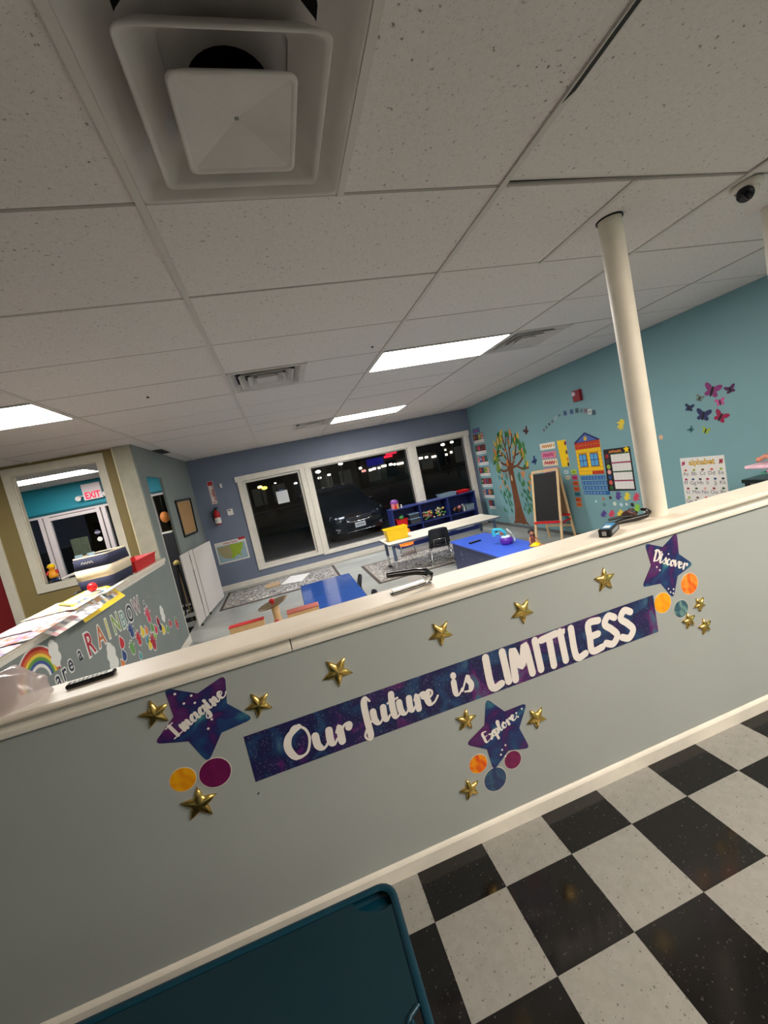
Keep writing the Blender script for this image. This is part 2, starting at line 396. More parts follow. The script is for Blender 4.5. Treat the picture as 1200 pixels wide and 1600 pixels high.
# left: half wall with the rainbow, full wall with a doorway
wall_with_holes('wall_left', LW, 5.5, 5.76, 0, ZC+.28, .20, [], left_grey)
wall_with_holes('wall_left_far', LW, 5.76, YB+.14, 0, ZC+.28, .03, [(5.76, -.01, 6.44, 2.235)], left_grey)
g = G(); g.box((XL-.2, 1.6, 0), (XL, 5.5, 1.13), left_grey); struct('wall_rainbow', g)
g = G(); g.box((XL-.235, 1.56, 1.15), (XL+.035, 5.5, 1.19), cap_paint); struct('trim_5', g, bevel=.006)
g = G(); g.box((XL, 1.7, 1.115), (XL+.02, 5.5, 1.15), white_trim); struct('trim_6', g, bevel=.004)
g = G(); g.box((XL-.2, 5.488, 1.19), (XL-.012, 5.4995, ZC), strip_grey); struct('trim_7', g)
g = G(); g.box((XL-.215, 5.482, 1.19), (XL-.2, 5.5, ZC), mat('cream_corner', (214, 206, 172), .5)); struct('trim_8', g)
g = G(); g.box((XL, 1.7, 0), (XL+.014, 5.76, .10), white_trim); struct('baseboard_left', g, bevel=.004)
g = G(); g.box((XL, 5.745, .0), (XL+.004, 5.76, 2.0), white_trim); struct('trim_9', g)
# khaki wall with the inner window, red door
KH = Fr((0, 5.55, 0), (1, 0, 0), (0, 0, 1))
wall_with_holes('wall_khaki', KH, -5.1, XL-.2, 0, ZC+.28, .06, [(-2.86, 1.20, -1.99, 2.49), (-4.2, -.01, -3.24, 2.1)], khaki)
g = G(); g.box((-5.2, 1.6, 0), (-5.08, YB, ZC+.28), left_grey); struct('wall_lobby', g)
g = G(); g.box((-5.2, -2.5, 0), (-5.08, 1.6, ZC+.28), half_grey); struct('wall_near_left', g)
g = G(); g.box((-5.2, -2.5, 0), (XR+.1, -2.38, ZC+.28), half_grey); struct('wall_near', g)
def frame(g, fr, u0, v0, u1, v1, w, n0, n1, m, bottom=True):
    g.rect(fr, u0-w, v1, u1+w, v1+w, n0, n1, m); g.rect(fr, u0-w, v0, u0, v1, n0, n1, m); g.rect(fr, u1, v0, u1+w, v1, n0, n1, m)
    if bottom: g.rect(fr, u0-w, v0-w, u1+w, v0, n0, n1, m)
cream = mat('cream_trim', (216, 210, 192), .5, noise=(7, .05))
wk = empty('window_4', (-2.42, 5.55, 1.11), kind='structure')
g = G(); frame(g, KH, -2.86, 1.20, -1.99, 2.49, .088, 0, .018, cream); obj('window_casing', g, wk, bevel=.003)
g = G(); g.box((-2.86, 5.55, 1.185), (-1.99, 5.67, 1.20), cream); obj('window_sill', g, wk)
g = G(); g.box((-2.86, 5.551, 1.20), (-2.852, 5.612, 2.49), cream); g.box((-1.998, 5.551, 1.20), (-1.99, 5.612, 2.49), cream); g.box((-2.86, 5.551, 2.482), (-1.99, 5.612, 2.49), cream); obj('jamb_liner', g, wk)
d2 = empty('door_2', (-3.72, 5.55, 0), kind='structure')
g = G(); frame(g, KH, -4.2, 0, -3.24, 2.1, .10, 0, .018, cream, False); obj('door_casing', g, d2, bevel=.003)
g = G(); g.box((-4.2, 5.59, .01), (-3.245, 5.63, 1.455), mat('dark_red_paint', (128, 30, 32), .5, noise=(4, .08))); obj('door_leaf', g, d2, bevel=.003)
g = G(); g.box((-4.2, 5.58, 1.455), (-3.245, 5.64, 1.56), mat('pale_blue_panel', (150, 190, 200), .5)); g.box((-4.2, 5.58, 1.56), (-3.245, 5.64, 2.1), mat('door_light', (190, 205, 205), .5)); obj('door_panel', g, d2)
# ---- classroom windows: casing, mullions, panes
pane_m = glass_mat('window_glass', (.80, .82, .82, 1))
def window(n, u0, v0, u1, v1, edge):
    w = empty('window_%d' % n, ((u0+u1)/2, YB, v0), kind='structure')
    e = .045 if n == 1 else .024
    g = G(); frame(g, WW, u0+e, v0+e, u1-e, v1-e, e, -.10, -.02, white_trim); obj('window_sash', g, w, bevel=.004)
    g = G(); frame(g, WW, u0+e+.012, v0+e+.012, u1-e-.012, v1-e-.012, .012, -.085, -.012, mat('dark_gasket', (60, 58, 56), .6)); obj('gasket', g, w)
    g = G(); g.rect(WW, u0+e-.005, v0+e-.005, u1-e+.005, v1-e+.005, -.066, -.06, pane_m); obj('window_pane', g, w)
for k, (a, b, c, d) in enumerate(WIN): window(k+1, a, b, c, d, 0)
def wtrim(n, u0, v0, u1, v1, t=.025):
    g = G(); g.rect(WW, u0, v0, u1, v1, 0, t, white_trim); struct('trim_%d' % n, g, bevel=.004)
wtrim(10, -.79, 2.03, 4.26, 2.135, .032); wtrim(11, -.76, .245, -.66, 2.03); wtrim(12, .46, .245, .5601, 2.03); wtrim(13, .5649, .215, .665, 2.03)
wtrim(14, 2.78, .215, 2.972, 2.03); wtrim(15, 4.13, .215, 4.24, 2.03); wtrim(16, -.66, .245, .46, .31); wtrim(17, .665, .215, 2.78, .285); wtrim(18, 2.972, .215, 4.13, .285)
# ---- lobby front wall: teal header, storefront frames, glass
wall_with_holes('wall_storefront', WW, -5.1, XL-.2, 0, ZC+.28, .14, [(-5.0, .05, XL-.25, 2.13)], lobby_teal)
g = G(); g.box((-5.08, YB-.02, 2.12), (XL-.2, YB, 2.17), mat('dark_teal', (10, 84, 96), .6)); struct('trim_19', g)
pinkw = mat('storefront_white', (206, 196, 196), .45)
d1 = empty('door_1', (-3.5, YB, 0), kind='structure')
for a, b in ((-4.12, -4.06), (-4.04, -3.95), (-3.215, -3.15), (-3.13, -3.06), (-1.95, -1.85), (-2.41, -2.27)):
    g = G(); g.box((a, YB-.07, .0), (b, YB-.0, 2.09), pinkw); obj('door_stile', g, d1, bevel=.004)
g = G(); g.box((-3.95, YB-.06, 2.02), (-3.215, YB-.01, 2.08), pinkw); obj('door_rail', g, d1, bevel=.004)
g = G(); g.box((-3.95, YB-.06, .0), (-3.215, YB-.01, .18), pinkw); obj('door_rail', g, d1, bevel=.004)
g = G(); g.box((-5.0, YB-.07, 2.09), (XL-.25, YB, 2.125), pinkw); obj('door_rail', g, d1)
g = G(); g.box((-5.0, YB-.035, .05), (XL-.25, YB-.03, 2.1), pane_m); obj('door_glass', g, d1)
g = G(); g.rect(WW, -3.75, 1.24, -3.47, 1.63, .036, .038, mat('poster_back', (70, 78, 62), .7, noise=(20, .3))); obj('door_notice', g, d1)
g = G(); g.disc(WW, -3.30, 1.66, .045, .036, .038, mat('decal_dull', (70, 66, 90), .5)); g.rect(WW, -3.345, 1.65, -3.255, 1.662, .038, .039, white); obj('door_decal', g, d1)
g = G(); g.disc(WW, -3.29, 1.53, .042, .036, .038, white); obj('door_decal', g, d1)
# ---- column on the cap
colm = mat('column_paint', (226, 219, 204), .5, noise=(7, .06), bump=(40, .3))
p0 = Vector((1.79, 1.668, 1.173)); p1 = Vector((1.748, 1.655, ZC+.03))
ce = empty('column', p0, label='round white painted steel column rising from the half wall cap to the ceiling, full length in view', cat='column')
g = G(); g.cyl(p0, p1, .051, colm, n=32); obj('shaft', g, ce)
g = G(); g.lathe((1.749, 1.655, ZC-.0035), [(.052, 0), (.058, 0), (.058, .006), (.052, .006)], black, 32); obj('ceiling_collar', g, ce)
q0 = Vector((2.79, 1.64, 1.173)); q1 = Vector((2.79, 1.645, ZC))
g = G(); g.cyl(q0, q1, .05, colm, n=24); tag(obj('column', g), 'white column at the far right edge of the picture, only a sliver by the ceiling', 'column')

g = G(); g.poly(Fr((0, 0, ZC), (1, 0, 0), (0, -1, 0)), [(1.012, -.80), (1.026, -.80), (1.028, -1.02), (1.014, -1.06)], .0035, .0045, black); obj('gap_shade_strip', g, ceiling)  # black strip standing for the shade in the crooked tile's gap
# ================================================================== CEILING DEVICES AND LAMPS
CW = ['troffer over the classroom, nearest and largest of the lit panels', 'troffer over the window wall end of the classroom, farther and narrower', 'troffer above the rainbow half wall at the left edge',
      'troffer in the entry room, seen through the inner window above exit sign', 'troffer of the near room behind the camera, over the middle', 'troffer of the near room behind the camera, to the right']
tm = {'c': emis('troffer_glow', (255, 250, 243), PANEL), 'l': emis('troffer_glow_entry', (255, 251, 247), PANEL_LOBBY), 'n': emis('troffer_glow_near', (255, 240, 222), PANEL_NEAR)}
for ((c, j), _), lab in zip(SPECIAL.items(), CW):
    x0, x1, y0, y1 = COL(c)+.012, COL(c+1)-.012, ROW(j)+.012, ROW(j+1)-.012
    k = 'n' if j < 0 else ('l' if c == -3 else 'c')
    t = empty('ceiling_light', ((x0+x1)/2, (y0+y1)/2, ZC-.004), label='bright white rectangular ' + lab, cat='ceiling light', group='rectangular ceiling light panels')
    g = G(); f = Fr((0, 0, ZC), (1, 0, 0), (0, -1, 0))
    frame(g, f, x0+.014, -y1+.014, x1-.014, -y0-.014, .014, -.02, .004, vent_m); obj('light_frame', g, t)
    g = G(); g.rect(f, x0+.014, -y1+.014, x1-.014, -y0-.014, -.01, .001, tm[k]); obj('diffuser', g, t)
CF = Fr((0, 0, ZC), (1, 0, 0), (0, -1, 0))       # ceiling frame, v = -y, n down
# the big square diffuser, stepped cones hanging below the panel
def ringsheet(g, cx, cy, sizes, m):
    """sizes = [(half, drop)...] square rings joined into a sheet"""
    vs = []
    for h, d in sizes:
        r = min(.02, h*.15); k = 4
        for a, (sx, sy) in enumerate(((1, 1), (-1, 1), (-1, -1), (1, -1))):
            for i in range(k+1):
                t = (a + i/k)*PI/2
                vs.append((cx+sx*(h-r)+r*math.cos(t), cy+sy*(h-r)+r*math.sin(t), ZC-d))
    n = 20
    fs = [(i*n+q, i*n+(q+1) % n, (i+1)*n+(q+1) % n, (i+1)*n+q) for i in range(len(sizes)-1) for q in range(n)]
    g.add(vs, fs, m, True)
    return vs[-n:]
def diffuser(cx, cy, label, h0, dark, group, big):
    t = empty('ceiling_diffuser', (cx, cy, ZC-.06), label=label, cat='air vent', group=group)
    if big:
        g = G(); ringsheet(g, cx, cy, [(.300, -.012), (.300, .001), (.285, .001), (.262, -.03), (.225, -.055), (.20, -.06)], vent_m); obj('mounting_panel', g, t)
        g = G(); g.lathe((cx, cy, ZC+.062), [(.098, 0), (.098, .14), (.0, .14)], dark, 28); g.lathe((cx, cy, ZC+.058), [(.25, .002), (.097, 0), (.097, .03)], vent_m, 28); obj('duct_collar', g, t)
        g = G(); ringsheet(g, cx, cy, [(.140, -.055), (.176, -.032), (.208, .012), (.213, .022), (.209, .024), (.198, .013), (.172, -.026), (.136, -.05)], vent_m); obj('outer_cone', g, t)
        g = G(); r = ringsheet(g, cx, cy, [(.105, -.004), (.124, .016), (.138, .030), (.139, .036), (.133, .038), (.126, .033)], vent_m)
        a_ = .126; ap = (cx, cy, ZC-.010); cs = [(cx+sx*a_, cy+sy*a_, ZC-.033) for sx, sy in ((1, 1), (-1, 1), (-1, -1), (1, -1))]; g.add(cs+[ap], [(i, (i+1) % 4, 4) for i in range(4)], vent_m)
        g.cyl((cx, cy, ZC-.006), (cx, cy, ZC-.011), .006, mat('screw_grey', (110, 106, 100), .5), n=10)
        obj('inner_cone', g, t)
    else:
        g = G(); ringsheet(g, cx, cy, [(.300, -.01), (.300, .002), (.272, .002), (.262, -.006), (.235, -.05)], vent_m); obj('mounting_panel', g, t)
        g = G(); g.box((cx-.25, cy-.25, ZC+.10), (cx+.25, cy+.25, ZC+.11), black); obj('duct_collar', g, t)
        for nm, a in (('outer_cone', .215), ('middle_cone', .15)):
            g = G(); ringsheet(g, cx, cy, [(a-.045, -.055), (a-.012, -.006), (a, .002), (a-.003, .004), (a-.016, -.006), (a-.05, -.055)], vent_m); obj(nm, g, t)
        g = G(); r = ringsheet(g, cx, cy, [(.06, -.03), (.085, .002), (.082, .004), (.02, -.002)], vent_m); g.add(r, [tuple(range(20))], vent_m); obj('inner_cone', g, t)
hx = lambda c, half: COL(c)+(FT if half == 0 else 3*FT)
diffuser(hx(0, 0), ROW(-1)+FT, 'large white square stepped air diffuser overhead, nearest of all vents', .3, dark_plenum, 'air vents in the ceiling', True)
diffuser(hx(0, 0), ROW(3)+FT, 'dusty white square louvred ceiling vent midway over the classroom, left of the big light', .3, dark_plenum, 'air vents in the ceiling', False)
diffuser(hx(2, 0), ROW(3)+FT, 'dusty white square louvred ceiling vent against the right end of the big light', .3, dark_plenum, 'air vents in the ceiling', False)
diffuser(hx(0, 1), ROW(8)+FT, 'small far ceiling vent close to the slate blue wall, left of the farther light', .3, dark_plenum, 'air vents in the ceiling', False)
# black patch painting the dark of a missing tile bit beside the left wall
g = G(); g.rect(CF, -1.56, -6.80, -1.44, -6.30, -.001, .003, black); tag(obj('gap_shade_patch', g, bevel=0), 'black patch beside the grey left wall, painted as the dark of a missing tile bit', 'ceiling patch')
# dome camera
t = empty('security_camera', (2.315, 1.455, ZC), label='white ceiling security camera with a black dome eye, right of the column', cat='camera')
g = G(); g.lathe((2.315, 1.455, ZC), [(.0, 0), (.058, 0), (.060, -.008), (.058, -.022), (.052, -.026), (.044, -.028)], mat('camera_white', (214, 208, 198), .35), 28); obj('base', g, t)
g = G(); g.ball((2.312, 1.452, ZC-.036), .042, MATS['camera_white'], 24); obj('ball_housing', g, t)
g = G(); d = (Vector((0, 0, 1.6947))-Vector((2.315, 1.455, ZC-.04))).normalized(); d = (d*.75+Vector((0, .35, -.75))*.35+Vector((-.25, 0, 0))).normalized()
c0 = Vector((2.312, 1.452, ZC-.036)); g.lathe(c0+d*.030, [(.033, 0), (.0335, .006), (.030, .013), (.018, .019), (.0, .021)], mat('dome_glass', (12, 14, 26), .08), 24, ax=d); obj('lens_dome', g, t)
# sprinkler-like screw heads and a sliver of tape on a grid bar
g = G(); g.cyl((.905, 3.06, ZC+.002), (.905, 3.06, ZC-.006), .008, black, n=8); tag(obj('ceiling_hook', g), 'tiny dark hook in a ceiling tile left of the biggest light panel', 'hook')
g = G(); g.cyl((-.80, 3.52, ZC+.002), (-.80, 3.52, ZC-.006), .009, black, n=8); tag(obj('ceiling_hook', g), 'tiny dark hook in a ceiling tile above the rainbow half wall', 'hook')
# ================================================================== STICKERS ON THE HALF WALL
galaxy = ramp_mat('galaxy_print', 'noise', 7, [(.28, (70, 104, 128)), (.40, (34, 62, 104)), (.49, (30, 30, 74)), (.57, (44, 34, 86)), (.64, (96, 34, 104)), (.74, (54, 100, 124))], .35, 7, speck=[(130, .13, (190, 200, 215))], distort=.8)
galaxy_s = ramp_mat('galaxy_star_print', 'noise', 9, [(.30, (70, 138, 142)), (.43, (32, 66, 112)), (.52, (38, 32, 88)), (.61, (88, 30, 94)), (.75, (48, 72, 112))], .35, 6, distort=.5)
edge_d = mat('sticker_edge', (24, 22, 54), .4)
letter_w = mat('letter_white', (232, 226, 222), .5)
gold = mat('gold_foil', (232, 196, 112), .26, 1, bump=(18, .5))
GLY = {
 'O': ([[(.9,1.9),(.3,1.5),(.1,.8),(.4,.05),(1.0,.1),(1.3,.9),(1.2,1.6),(.8,1.95),(.55,1.75)]], 1.62),
 'u': ([[(0,.95),(.02,.3),(.3,0),(.6,.3),(.78,1.0)],[(.78,1.0),(.74,.3),(.9,.02),(1.15,.3)]], 1.15),
 'r': ([[(0,.7),(.2,1.0),(.2,0)],[(.2,.55),(.5,.98),(.75,.95),(.72,.75)]], .88),
 'f': ([[(.75,1.75),(.5,2.05),(.3,1.6),(.28,.5),(.3,-.6),(.1,-.85),(-.1,-.5),(.3,.1),(.8,.45)]], .82),
 't': ([[(.4,1.7),(.3,.8),(.35,.1),(.6,.03),(.9,.35)],[(0,1.15),(.8,1.3)]], .85),
 'e': ([[(0,.4),(.5,.65),(.55,.95),(.3,1.0),(.08,.55),(.25,.05),(.6,.08),(.95,.45)]], .92),
 'i': ([[(.1,1.0),(.1,.2),(.3,.02),(.55,.35)],[(.15,1.48),(.16,1.38)]], .55),
 's': ([[(0,.15),(.45,1.05),(.5,.8),(.65,.4),(.5,.02),(.15,.05)]], .82),
 'm': ([[(0,.9),(.12,1),(.12,0)],[(.12,.5),(.4,1),(.5,.9),(.5,0)],[(.5,.5),(.8,1),(.92,.9),(.92,.2),(1.1,.02),(1.3,.3)]], 1.32),
 'n': ([[(0,.9),(.12,1),(.12,0)],[(.12,.5),(.42,1),(.54,.9),(.54,.2),(.72,.02),(.92,.3)]], .94),
 'a': ([[(.65,.85),(.35,1.0),(.05,.5),(.2,.02),(.5,.3),(.7,.95)],[(.7,.95),(.68,.25),(.85,.03),(1.1,.35)]], 1.08),
 'g': ([[(.65,.85),(.35,1.0),(.05,.5),(.2,.05),(.5,.3),(.7,.95)],[(.7,.95),(.7,-.3),(.55,-.9),(.2,-.8),(.3,-.4),(1.0,.35)]], 1.0),
 'I': ([[(.05,1.85),(.95,1.95)],[(.5,1.9),(.5,.05)],[(.0,0),(1.05,.08)]], 1.2),
 'E': ([[(1.0,1.8),(.4,1.9),(.3,1.0),(.3,.05),(1.0,.12)],[(.3,1.0),(.85,1.05)]], 1.2),
 'x': ([[(0,.95),(.3,.7),(.45,.2),(.75,.05)],[(.7,.98),(.35,.5),(0,.02)]], .82),
 'p': ([[(.1,1.0),(.12,0),(.1,-.8)],[(.12,.5),(.4,1.0),(.65,.7),(.5,.08),(.15,.15)]], .85),
 'l': ([[(0,.4),(.5,1.5),(.45,2.0),(.2,1.7),(.15,.4),(.35,.02),(.65,.35)]], .62),
 'o': ([[(.4,1.0),(.08,.6),(.2,.05),(.55,.1),(.65,.7),(.4,1.0),(.6,.75),(.9,.85)]], .86),
 'D': ([[(.25,1.9),(.25,.05)],[(-.05,1.75),(.6,1.95),(1.05,1.2),(.8,.25),(.1,.02)]], 1.3),
 'c': ([[(.6,.85),(.35,1.0),(.08,.5),(.25,.03),(.6,.1),(.8,.35)]], .75),
 'v': ([[(0,.95),(.25,.05),(.6,.95),(.85,.85)]], .78),
 ' ': ([], .7)}
CAPS = {'L': ([[(.2,2),(.25,.1),(.85,.08)]], 1.08), 'I': ([[(.15,2),(.22,.05)]], .55), 'M': ([[(.1,0),(.22,1.9),(.62,.7),(1.02,1.95),(1.2,.02)]], 1.55),
 'T': ([[(0,1.88),(1.0,1.98)],[(.5,1.9),(.52,0)]], 1.12), 'E': ([[(.9,1.9),(.25,1.9),(.2,1.0),(.22,.08),(.9,.1)],[(.22,1.02),(.75,1.05)]], 1.12),
 'S': ([[(.85,1.72),(.45,1.95),(.15,1.5),(.55,1.02),(.85,.5),(.5,.05),(.05,.25)]], 1.1), "'": ([[(.05,2.05),(.02,1.85)]], .18)}
def write(g, fr, s, x0, y0, x1, y1, h, w, n, m, tab=GLY, even=False):
    """brush lettering from (x0,y0) to (x1,y1) along the baseline; h = x height"""
    tot = sum(tab[c][1] for c in s); L = math.hypot(x1-x0, y1-y0); c, d = (x1-x0)/L, (y1-y0)/L; k = L/tot; x = 0
    for ch in s:
        st, adv = tab[ch]; q = G()
        for e, a in enumerate(st): q.stroke(fr, [(x0 + (x+p[0])*k*c - p[1]*h*d, y0 + (x+p[0])*k*d + p[1]*h*c) for p in a], w, n+e*.00035, m, even)
        x += adv
        if st: obj('letter', q, g)
# banner
bt = empty('wall_banner', (.62, YH-.002, .636), label='long dark blue galaxy banner reading Our future is LIMITLESS across the grey half wall', cat='wall sticker')
g = G(); g.rect(HW, -.341, .637, 1.104, .824, 0, .0016, galaxy, edge_d); obj('banner_strip', g, bt)
g = G(); g.rect(HW, 1.098, .638, 1.593, .826, .0016, .0028, galaxy, edge_d); obj('banner_strip', g, bt)
n = .0032; le = bt
write(le, HW, 'Our', -.205, .672, .055, .672, .063, .030, n, letter_w)
write(le, HW, 'future', .105, .690, .430, .690, .060, .027, n, letter_w)
write(le, HW, 'is', .505, .688, .600, .688, .062, .026, n, letter_w)
write(le, HW, 'LIMITI', .660, .662, 1.088, .662, .072, .034, n, letter_w, CAPS, True)
write(le, HW, "'", 1.072, .662, 1.092, .662, .072, .014, n, letter_w, CAPS, True)
write(le, HW, 'LESS', 1.098, .658, 1.470, .658, .073, .034, n, letter_w, CAPS, True)
def round_star(tips, inner, r=.22, k=4):
    """star polygon whose five tips are rounded; tips given clockwise"""
    cx = sum(t[0] for t in tips)/5; cy = sum(t[1] for t in tips)/5; out = []
    for i in range(5):
        t = tips[i]; a = tips[i-1]; b = tips[(i+1) % 5]
        i0 = ((a[0]+t[0])/2, (a[1]+t[1])/2); i1 = ((b[0]+t[0])/2, (b[1]+t[1])/2)
        i0 = (cx+(i0[0]-cx)*inner, cy+(i0[1]-cy)*inner); i1 = (cx+(i1[0]-cx)*inner, cy+(i1[1]-cy)*inner)
        out.append(i0)
        pa = (t[0]+(i0[0]-t[0])*r, t[1]+(i0[1]-t[1])*r); pb = (t[0]+(i1[0]-t[0])*r, t[1]+(i1[1]-t[1])*r)
        for j in range(k+1):
            s = j/k; out.append(((1-s)**2*pa[0]+2*s*(1-s)*t[0]+s*s*pb[0], (1-s)**2*pa[1]+2*s*(1-s)*t[1]+s*s*pb[1]))
    return out
def galaxy_star(tips, word, a, b, h, w, dots, label):
    cx = sum(t[0] for t in tips)/5; cz = sum(t[1] for t in tips)/5
    big = [(cx+(t[0]-cx)*1.07, cz+(t[1]-cz)*1.07) for t in tips]
    t = empty('galaxy_star_sticker', (cx, YH-.002, min(p[1] for p in tips)), label=label, cat='wall sticker', group='galaxy star stickers')
    g = G(); g.poly(HW, round_star(big, .66, .24), 0, .0016, galaxy_s, edge_d); obj('star', g, t)
    write(t, HW, word, a[0], a[1], b[0], b[1], h, w, .0022, letter_w)
    g = G()
    for x, z in dots: g.disc(HW, x, z, .0045, .0016, .0022, letter_w, 10)
    obj('star_dots', g, t)['kind'] = 'stuff'
galaxy_star([(-.355, 1.07), (-.30, .885), (-.479, .785), (-.622, .912), (-.548, 1.088)], 'Imagine', (-.565, .905), (-.355, 1.005), .026, .0135, [(-.525, 1.064), (-.475, 1.04), (-.505, 1.02), (-.47, 1.01), (-.43, .93), (-.45, .90)], 'dark galaxy star sticker with the word Imagine, at the left end of the half wall')
galaxy_star([(.645, .615), (.822, .532), (.797, .332), (.617, .300), (.520, .458)], 'Explore', (.598, .428), (.772, .488), .026, .0125, [(.80, .52), (.77, .51), (.775, .49), (.69, .385), (.67, .37), (.66, .35), (.68, .335)], 'purple and blue galaxy star sticker with the word Explore, under the banner')
galaxy_star([(1.782, 1.085), (1.852, .912), (1.711, .785), (1.548, .885), (1.597, 1.078)], 'Discover', (1.622, .992), (1.815, .895), .028, .0125, [(1.68, 1.02), (1.72, 1.00), (1.64, .955), (1.655, .935), (1.79, .93), (1.69, .83), (1.72, .82), (1.715, .80), (1.70, .81)], 'dark galaxy star sticker with the word Discover, at the top right')
def puff_star(x, z, R, rot, label, h=.016):
    """puffy foil star: five raised arms, pillow centre"""
    g = G(); N = 10; rings = []
    def ring(s, d, rnd):
        o = []
        for i in range(N*2):
            a = rot + PI*i/N + PI/2; q = i % 4
            rr = R*(1 if q == 0 else (.72*.62+.28 if q in (1, 3) else .44))
            if q == 0: rr *= .97
            if q in (1, 3): rr = R*.60
            o.append(HW.p(x+math.cos(a)*rr*s, z+math.sin(a)*rr*s, d))
        return o
    prof = [(1.0, .0), (1.02, .003), (.97, .007), (.80, .011), (.45, .0145), (.15, h)]
    vs = []
    for s, d in prof: vs += ring(s, d, 0)
    n = N*2; vs.append(HW.p(x, z, h+.0005))
    fs = [(i*n+q, i*n+(q+1) % n, (i+1)*n+(q+1) % n, (i+1)*n+q) for i in range(len(prof)-1) for q in range(n)]
    b = (len(prof)-1)*n; fs += [(b+q, b+(q+1) % n, len(vs)-1) for q in range(n)]
    g.add(vs, fs, gold, True)
    tag(obj('gold_star_sticker', g), label, 'wall sticker', 'puffy gold foil stars on the half wall')
for x, z, R, rot, lab in [
    (-.603, 1.017, .047, .10, 'puffy gold foil star left of the Imagine star, dull olive gold'),
    (-.260, .928, .046, .35, 'puffy gold foil star right of the Imagine star'),
    (-.545, .635, .058, -.10, 'bright puffy gold foil star below the yellow and plum circles, lowest at left'),
    (.050, .955, .056, .55, 'coppery gold foil star first above the banner, counting from its left end'),
    (.500, .975, .050, .50, 'puffy gold foil star second above the banner, near the middle'),
    (.890, .955, .052, .55, 'puffy gold foil star third above the banner, over the word LIMITLESS'),
    (1.336, .975, .052, -.05, 'puffy gold foil star above the S end of the banner, left of the Discover star'),
    (.532, .565, .044, -.20, 'bright puffy gold foil star left of the Explore star, just under the banner'),
    (.863, .452, .047, .50, 'puffy gold foil star right of the Explore star, dark at its foot'),
    (.487, .255, .044, .15, 'puffy gold foil star below the Explore cluster, just above the baseboard'),
    (1.866, .700, .035, .50, 'small gold star under the Discover star, highest of the three there'),
    (1.785, .636, .038, .15, 'small gold star overlapping the lower edge of the small teal circle'),
    (1.880, .577, .038, .15, 'small gold star lowest and farthest right of the three under Discover')]:
    puff_star(x, z, R*1.16, rot, lab)
def planet(x, z, r, cols, label, ry=None, rot=0, n1=.0014, spots=0):
    g = G(); m = ramp_mat('planet_%d' % len(MATS), 'noise', 11, cols, .4, 3, distort=1.5)
    g.disc(HW, x, z, r*1.06, 0, .0008, mat('sticker_border', (206, 200, 190), .5), 40, (ry or r)*1.06, rot)
    g.disc(HW, x, z, r, .0008, n1, m, 40, ry, rot)
    tag(obj('planet_sticker', g), label, 'wall sticker', 'round planet stickers on the half wall')
planet(-.576, .745, .044, [(.3, (236, 176, 20)), (.5, (226, 148, 10)), (.7, (206, 120, 16))], 'mustard yellow round planet sticker below the Imagine star')
planet(-.467, .728, .055, [(.3, (96, 14, 70)), (.7, (116, 22, 84))], 'plum purple round planet sticker below the Imagine star')
planet(.548, .350, .042, [(.35, (238, 160, 20)), (.5, (232, 110, 20)), (.62, (206, 50, 18))], 'small orange and red round sticker at the lower left of the Explore star')
planet(.712, .304, .041, [(.3, (100, 14, 66)), (.7, (128, 24, 84))], 'small plum round sticker at the lower right of the Explore star')
planet(.612, .249, .054, [(.3, (62, 100, 120)), (.5, (40, 58, 100)), (.7, (44, 40, 84))], 'navy blue round planet sticker at the foot of the Explore star')
planet(1.645, .771, .050, [(.3, (250, 180, 24)), (.6, (238, 150, 14)), (.8, (220, 120, 14))], 'yellow orange round sticker touching the right end of the banner')
planet(1.822, .819, .053, [(.35, (248, 160, 60)), (.5, (240, 120, 30)), (.62, (214, 62, 16))], 'red and orange round planet sticker right below the Discover star')
planet(1.750, .709, .044, [(.3, (40, 58, 90)), (.45, (60, 100, 112)), (.6, (120, 156, 150))], 'small teal and navy banded round sticker under the Discover star')
g = G(); g.disc(HW, -.343, .588, .006, 0, .0006, mat('scuff', (52, 54, 60), .7), 8, .003, .7); tag(obj('scuff_mark', g), 'tiny dark scuff on the grey half wall below the left end of the banner', 'mark')
# ================================================================== RAINBOW WALL
bord = mat('border_white', (226, 226, 222), .6)
cols_r = [(186, 52, 46), (214, 110, 50), (226, 198, 70), (92, 150, 66), (62, 84, 150)]
t = empty('rainbow_sticker', (XL, 2.68, .93), label='rainbow arch sticker with a white cloud end, at the left edge', cat='wall sticker')
def arc(cx, cz, r0, r1, a0, a1, k=18):
    return [(cx+math.cos(a0+(a1-a0)*i/k)*r1, cz+math.sin(a0+(a1-a0)*i/k)*r1) for i in range(k+1)] + [(cx+math.cos(a1-(a1-a0)*i/k)*r0, cz+math.sin(a1-(a1-a0)*i/k)*r0) for i in range(k+1)]
rc = (2.74, .90)
g = G(); g.poly(LW, arc(rc[0], rc[1], .085, .215, 0, PI), 0, .001, bord); obj('backing', g, t)
for i, c in enumerate(cols_r):
    g = G(); g.poly(LW, arc(rc[0], rc[1], .185-i*.02, .205-i*.02, 0, PI), .001, .0014, mat('rainbow_%d' % i, c, .6)); obj('colour_band', g, t)
def cloud(g, fr, u, v, s, n0, n1, m):
    for du, dv, r in ((0, 0, .5), (-.28, .25, .34), (.25, .35, .36), (-.05, .62, .4), (-.3, -.35, .34), (.25, -.35, .38), (0, -.65, .34)): g.disc(fr, u+du*s, v+dv*s, r*s, n0, n1+.00001*dv, m, 16)
g = G(); cloud(g, LW, 2.93, 1.0, .09, .0005, .002, bord); obj('cloud', g, t)
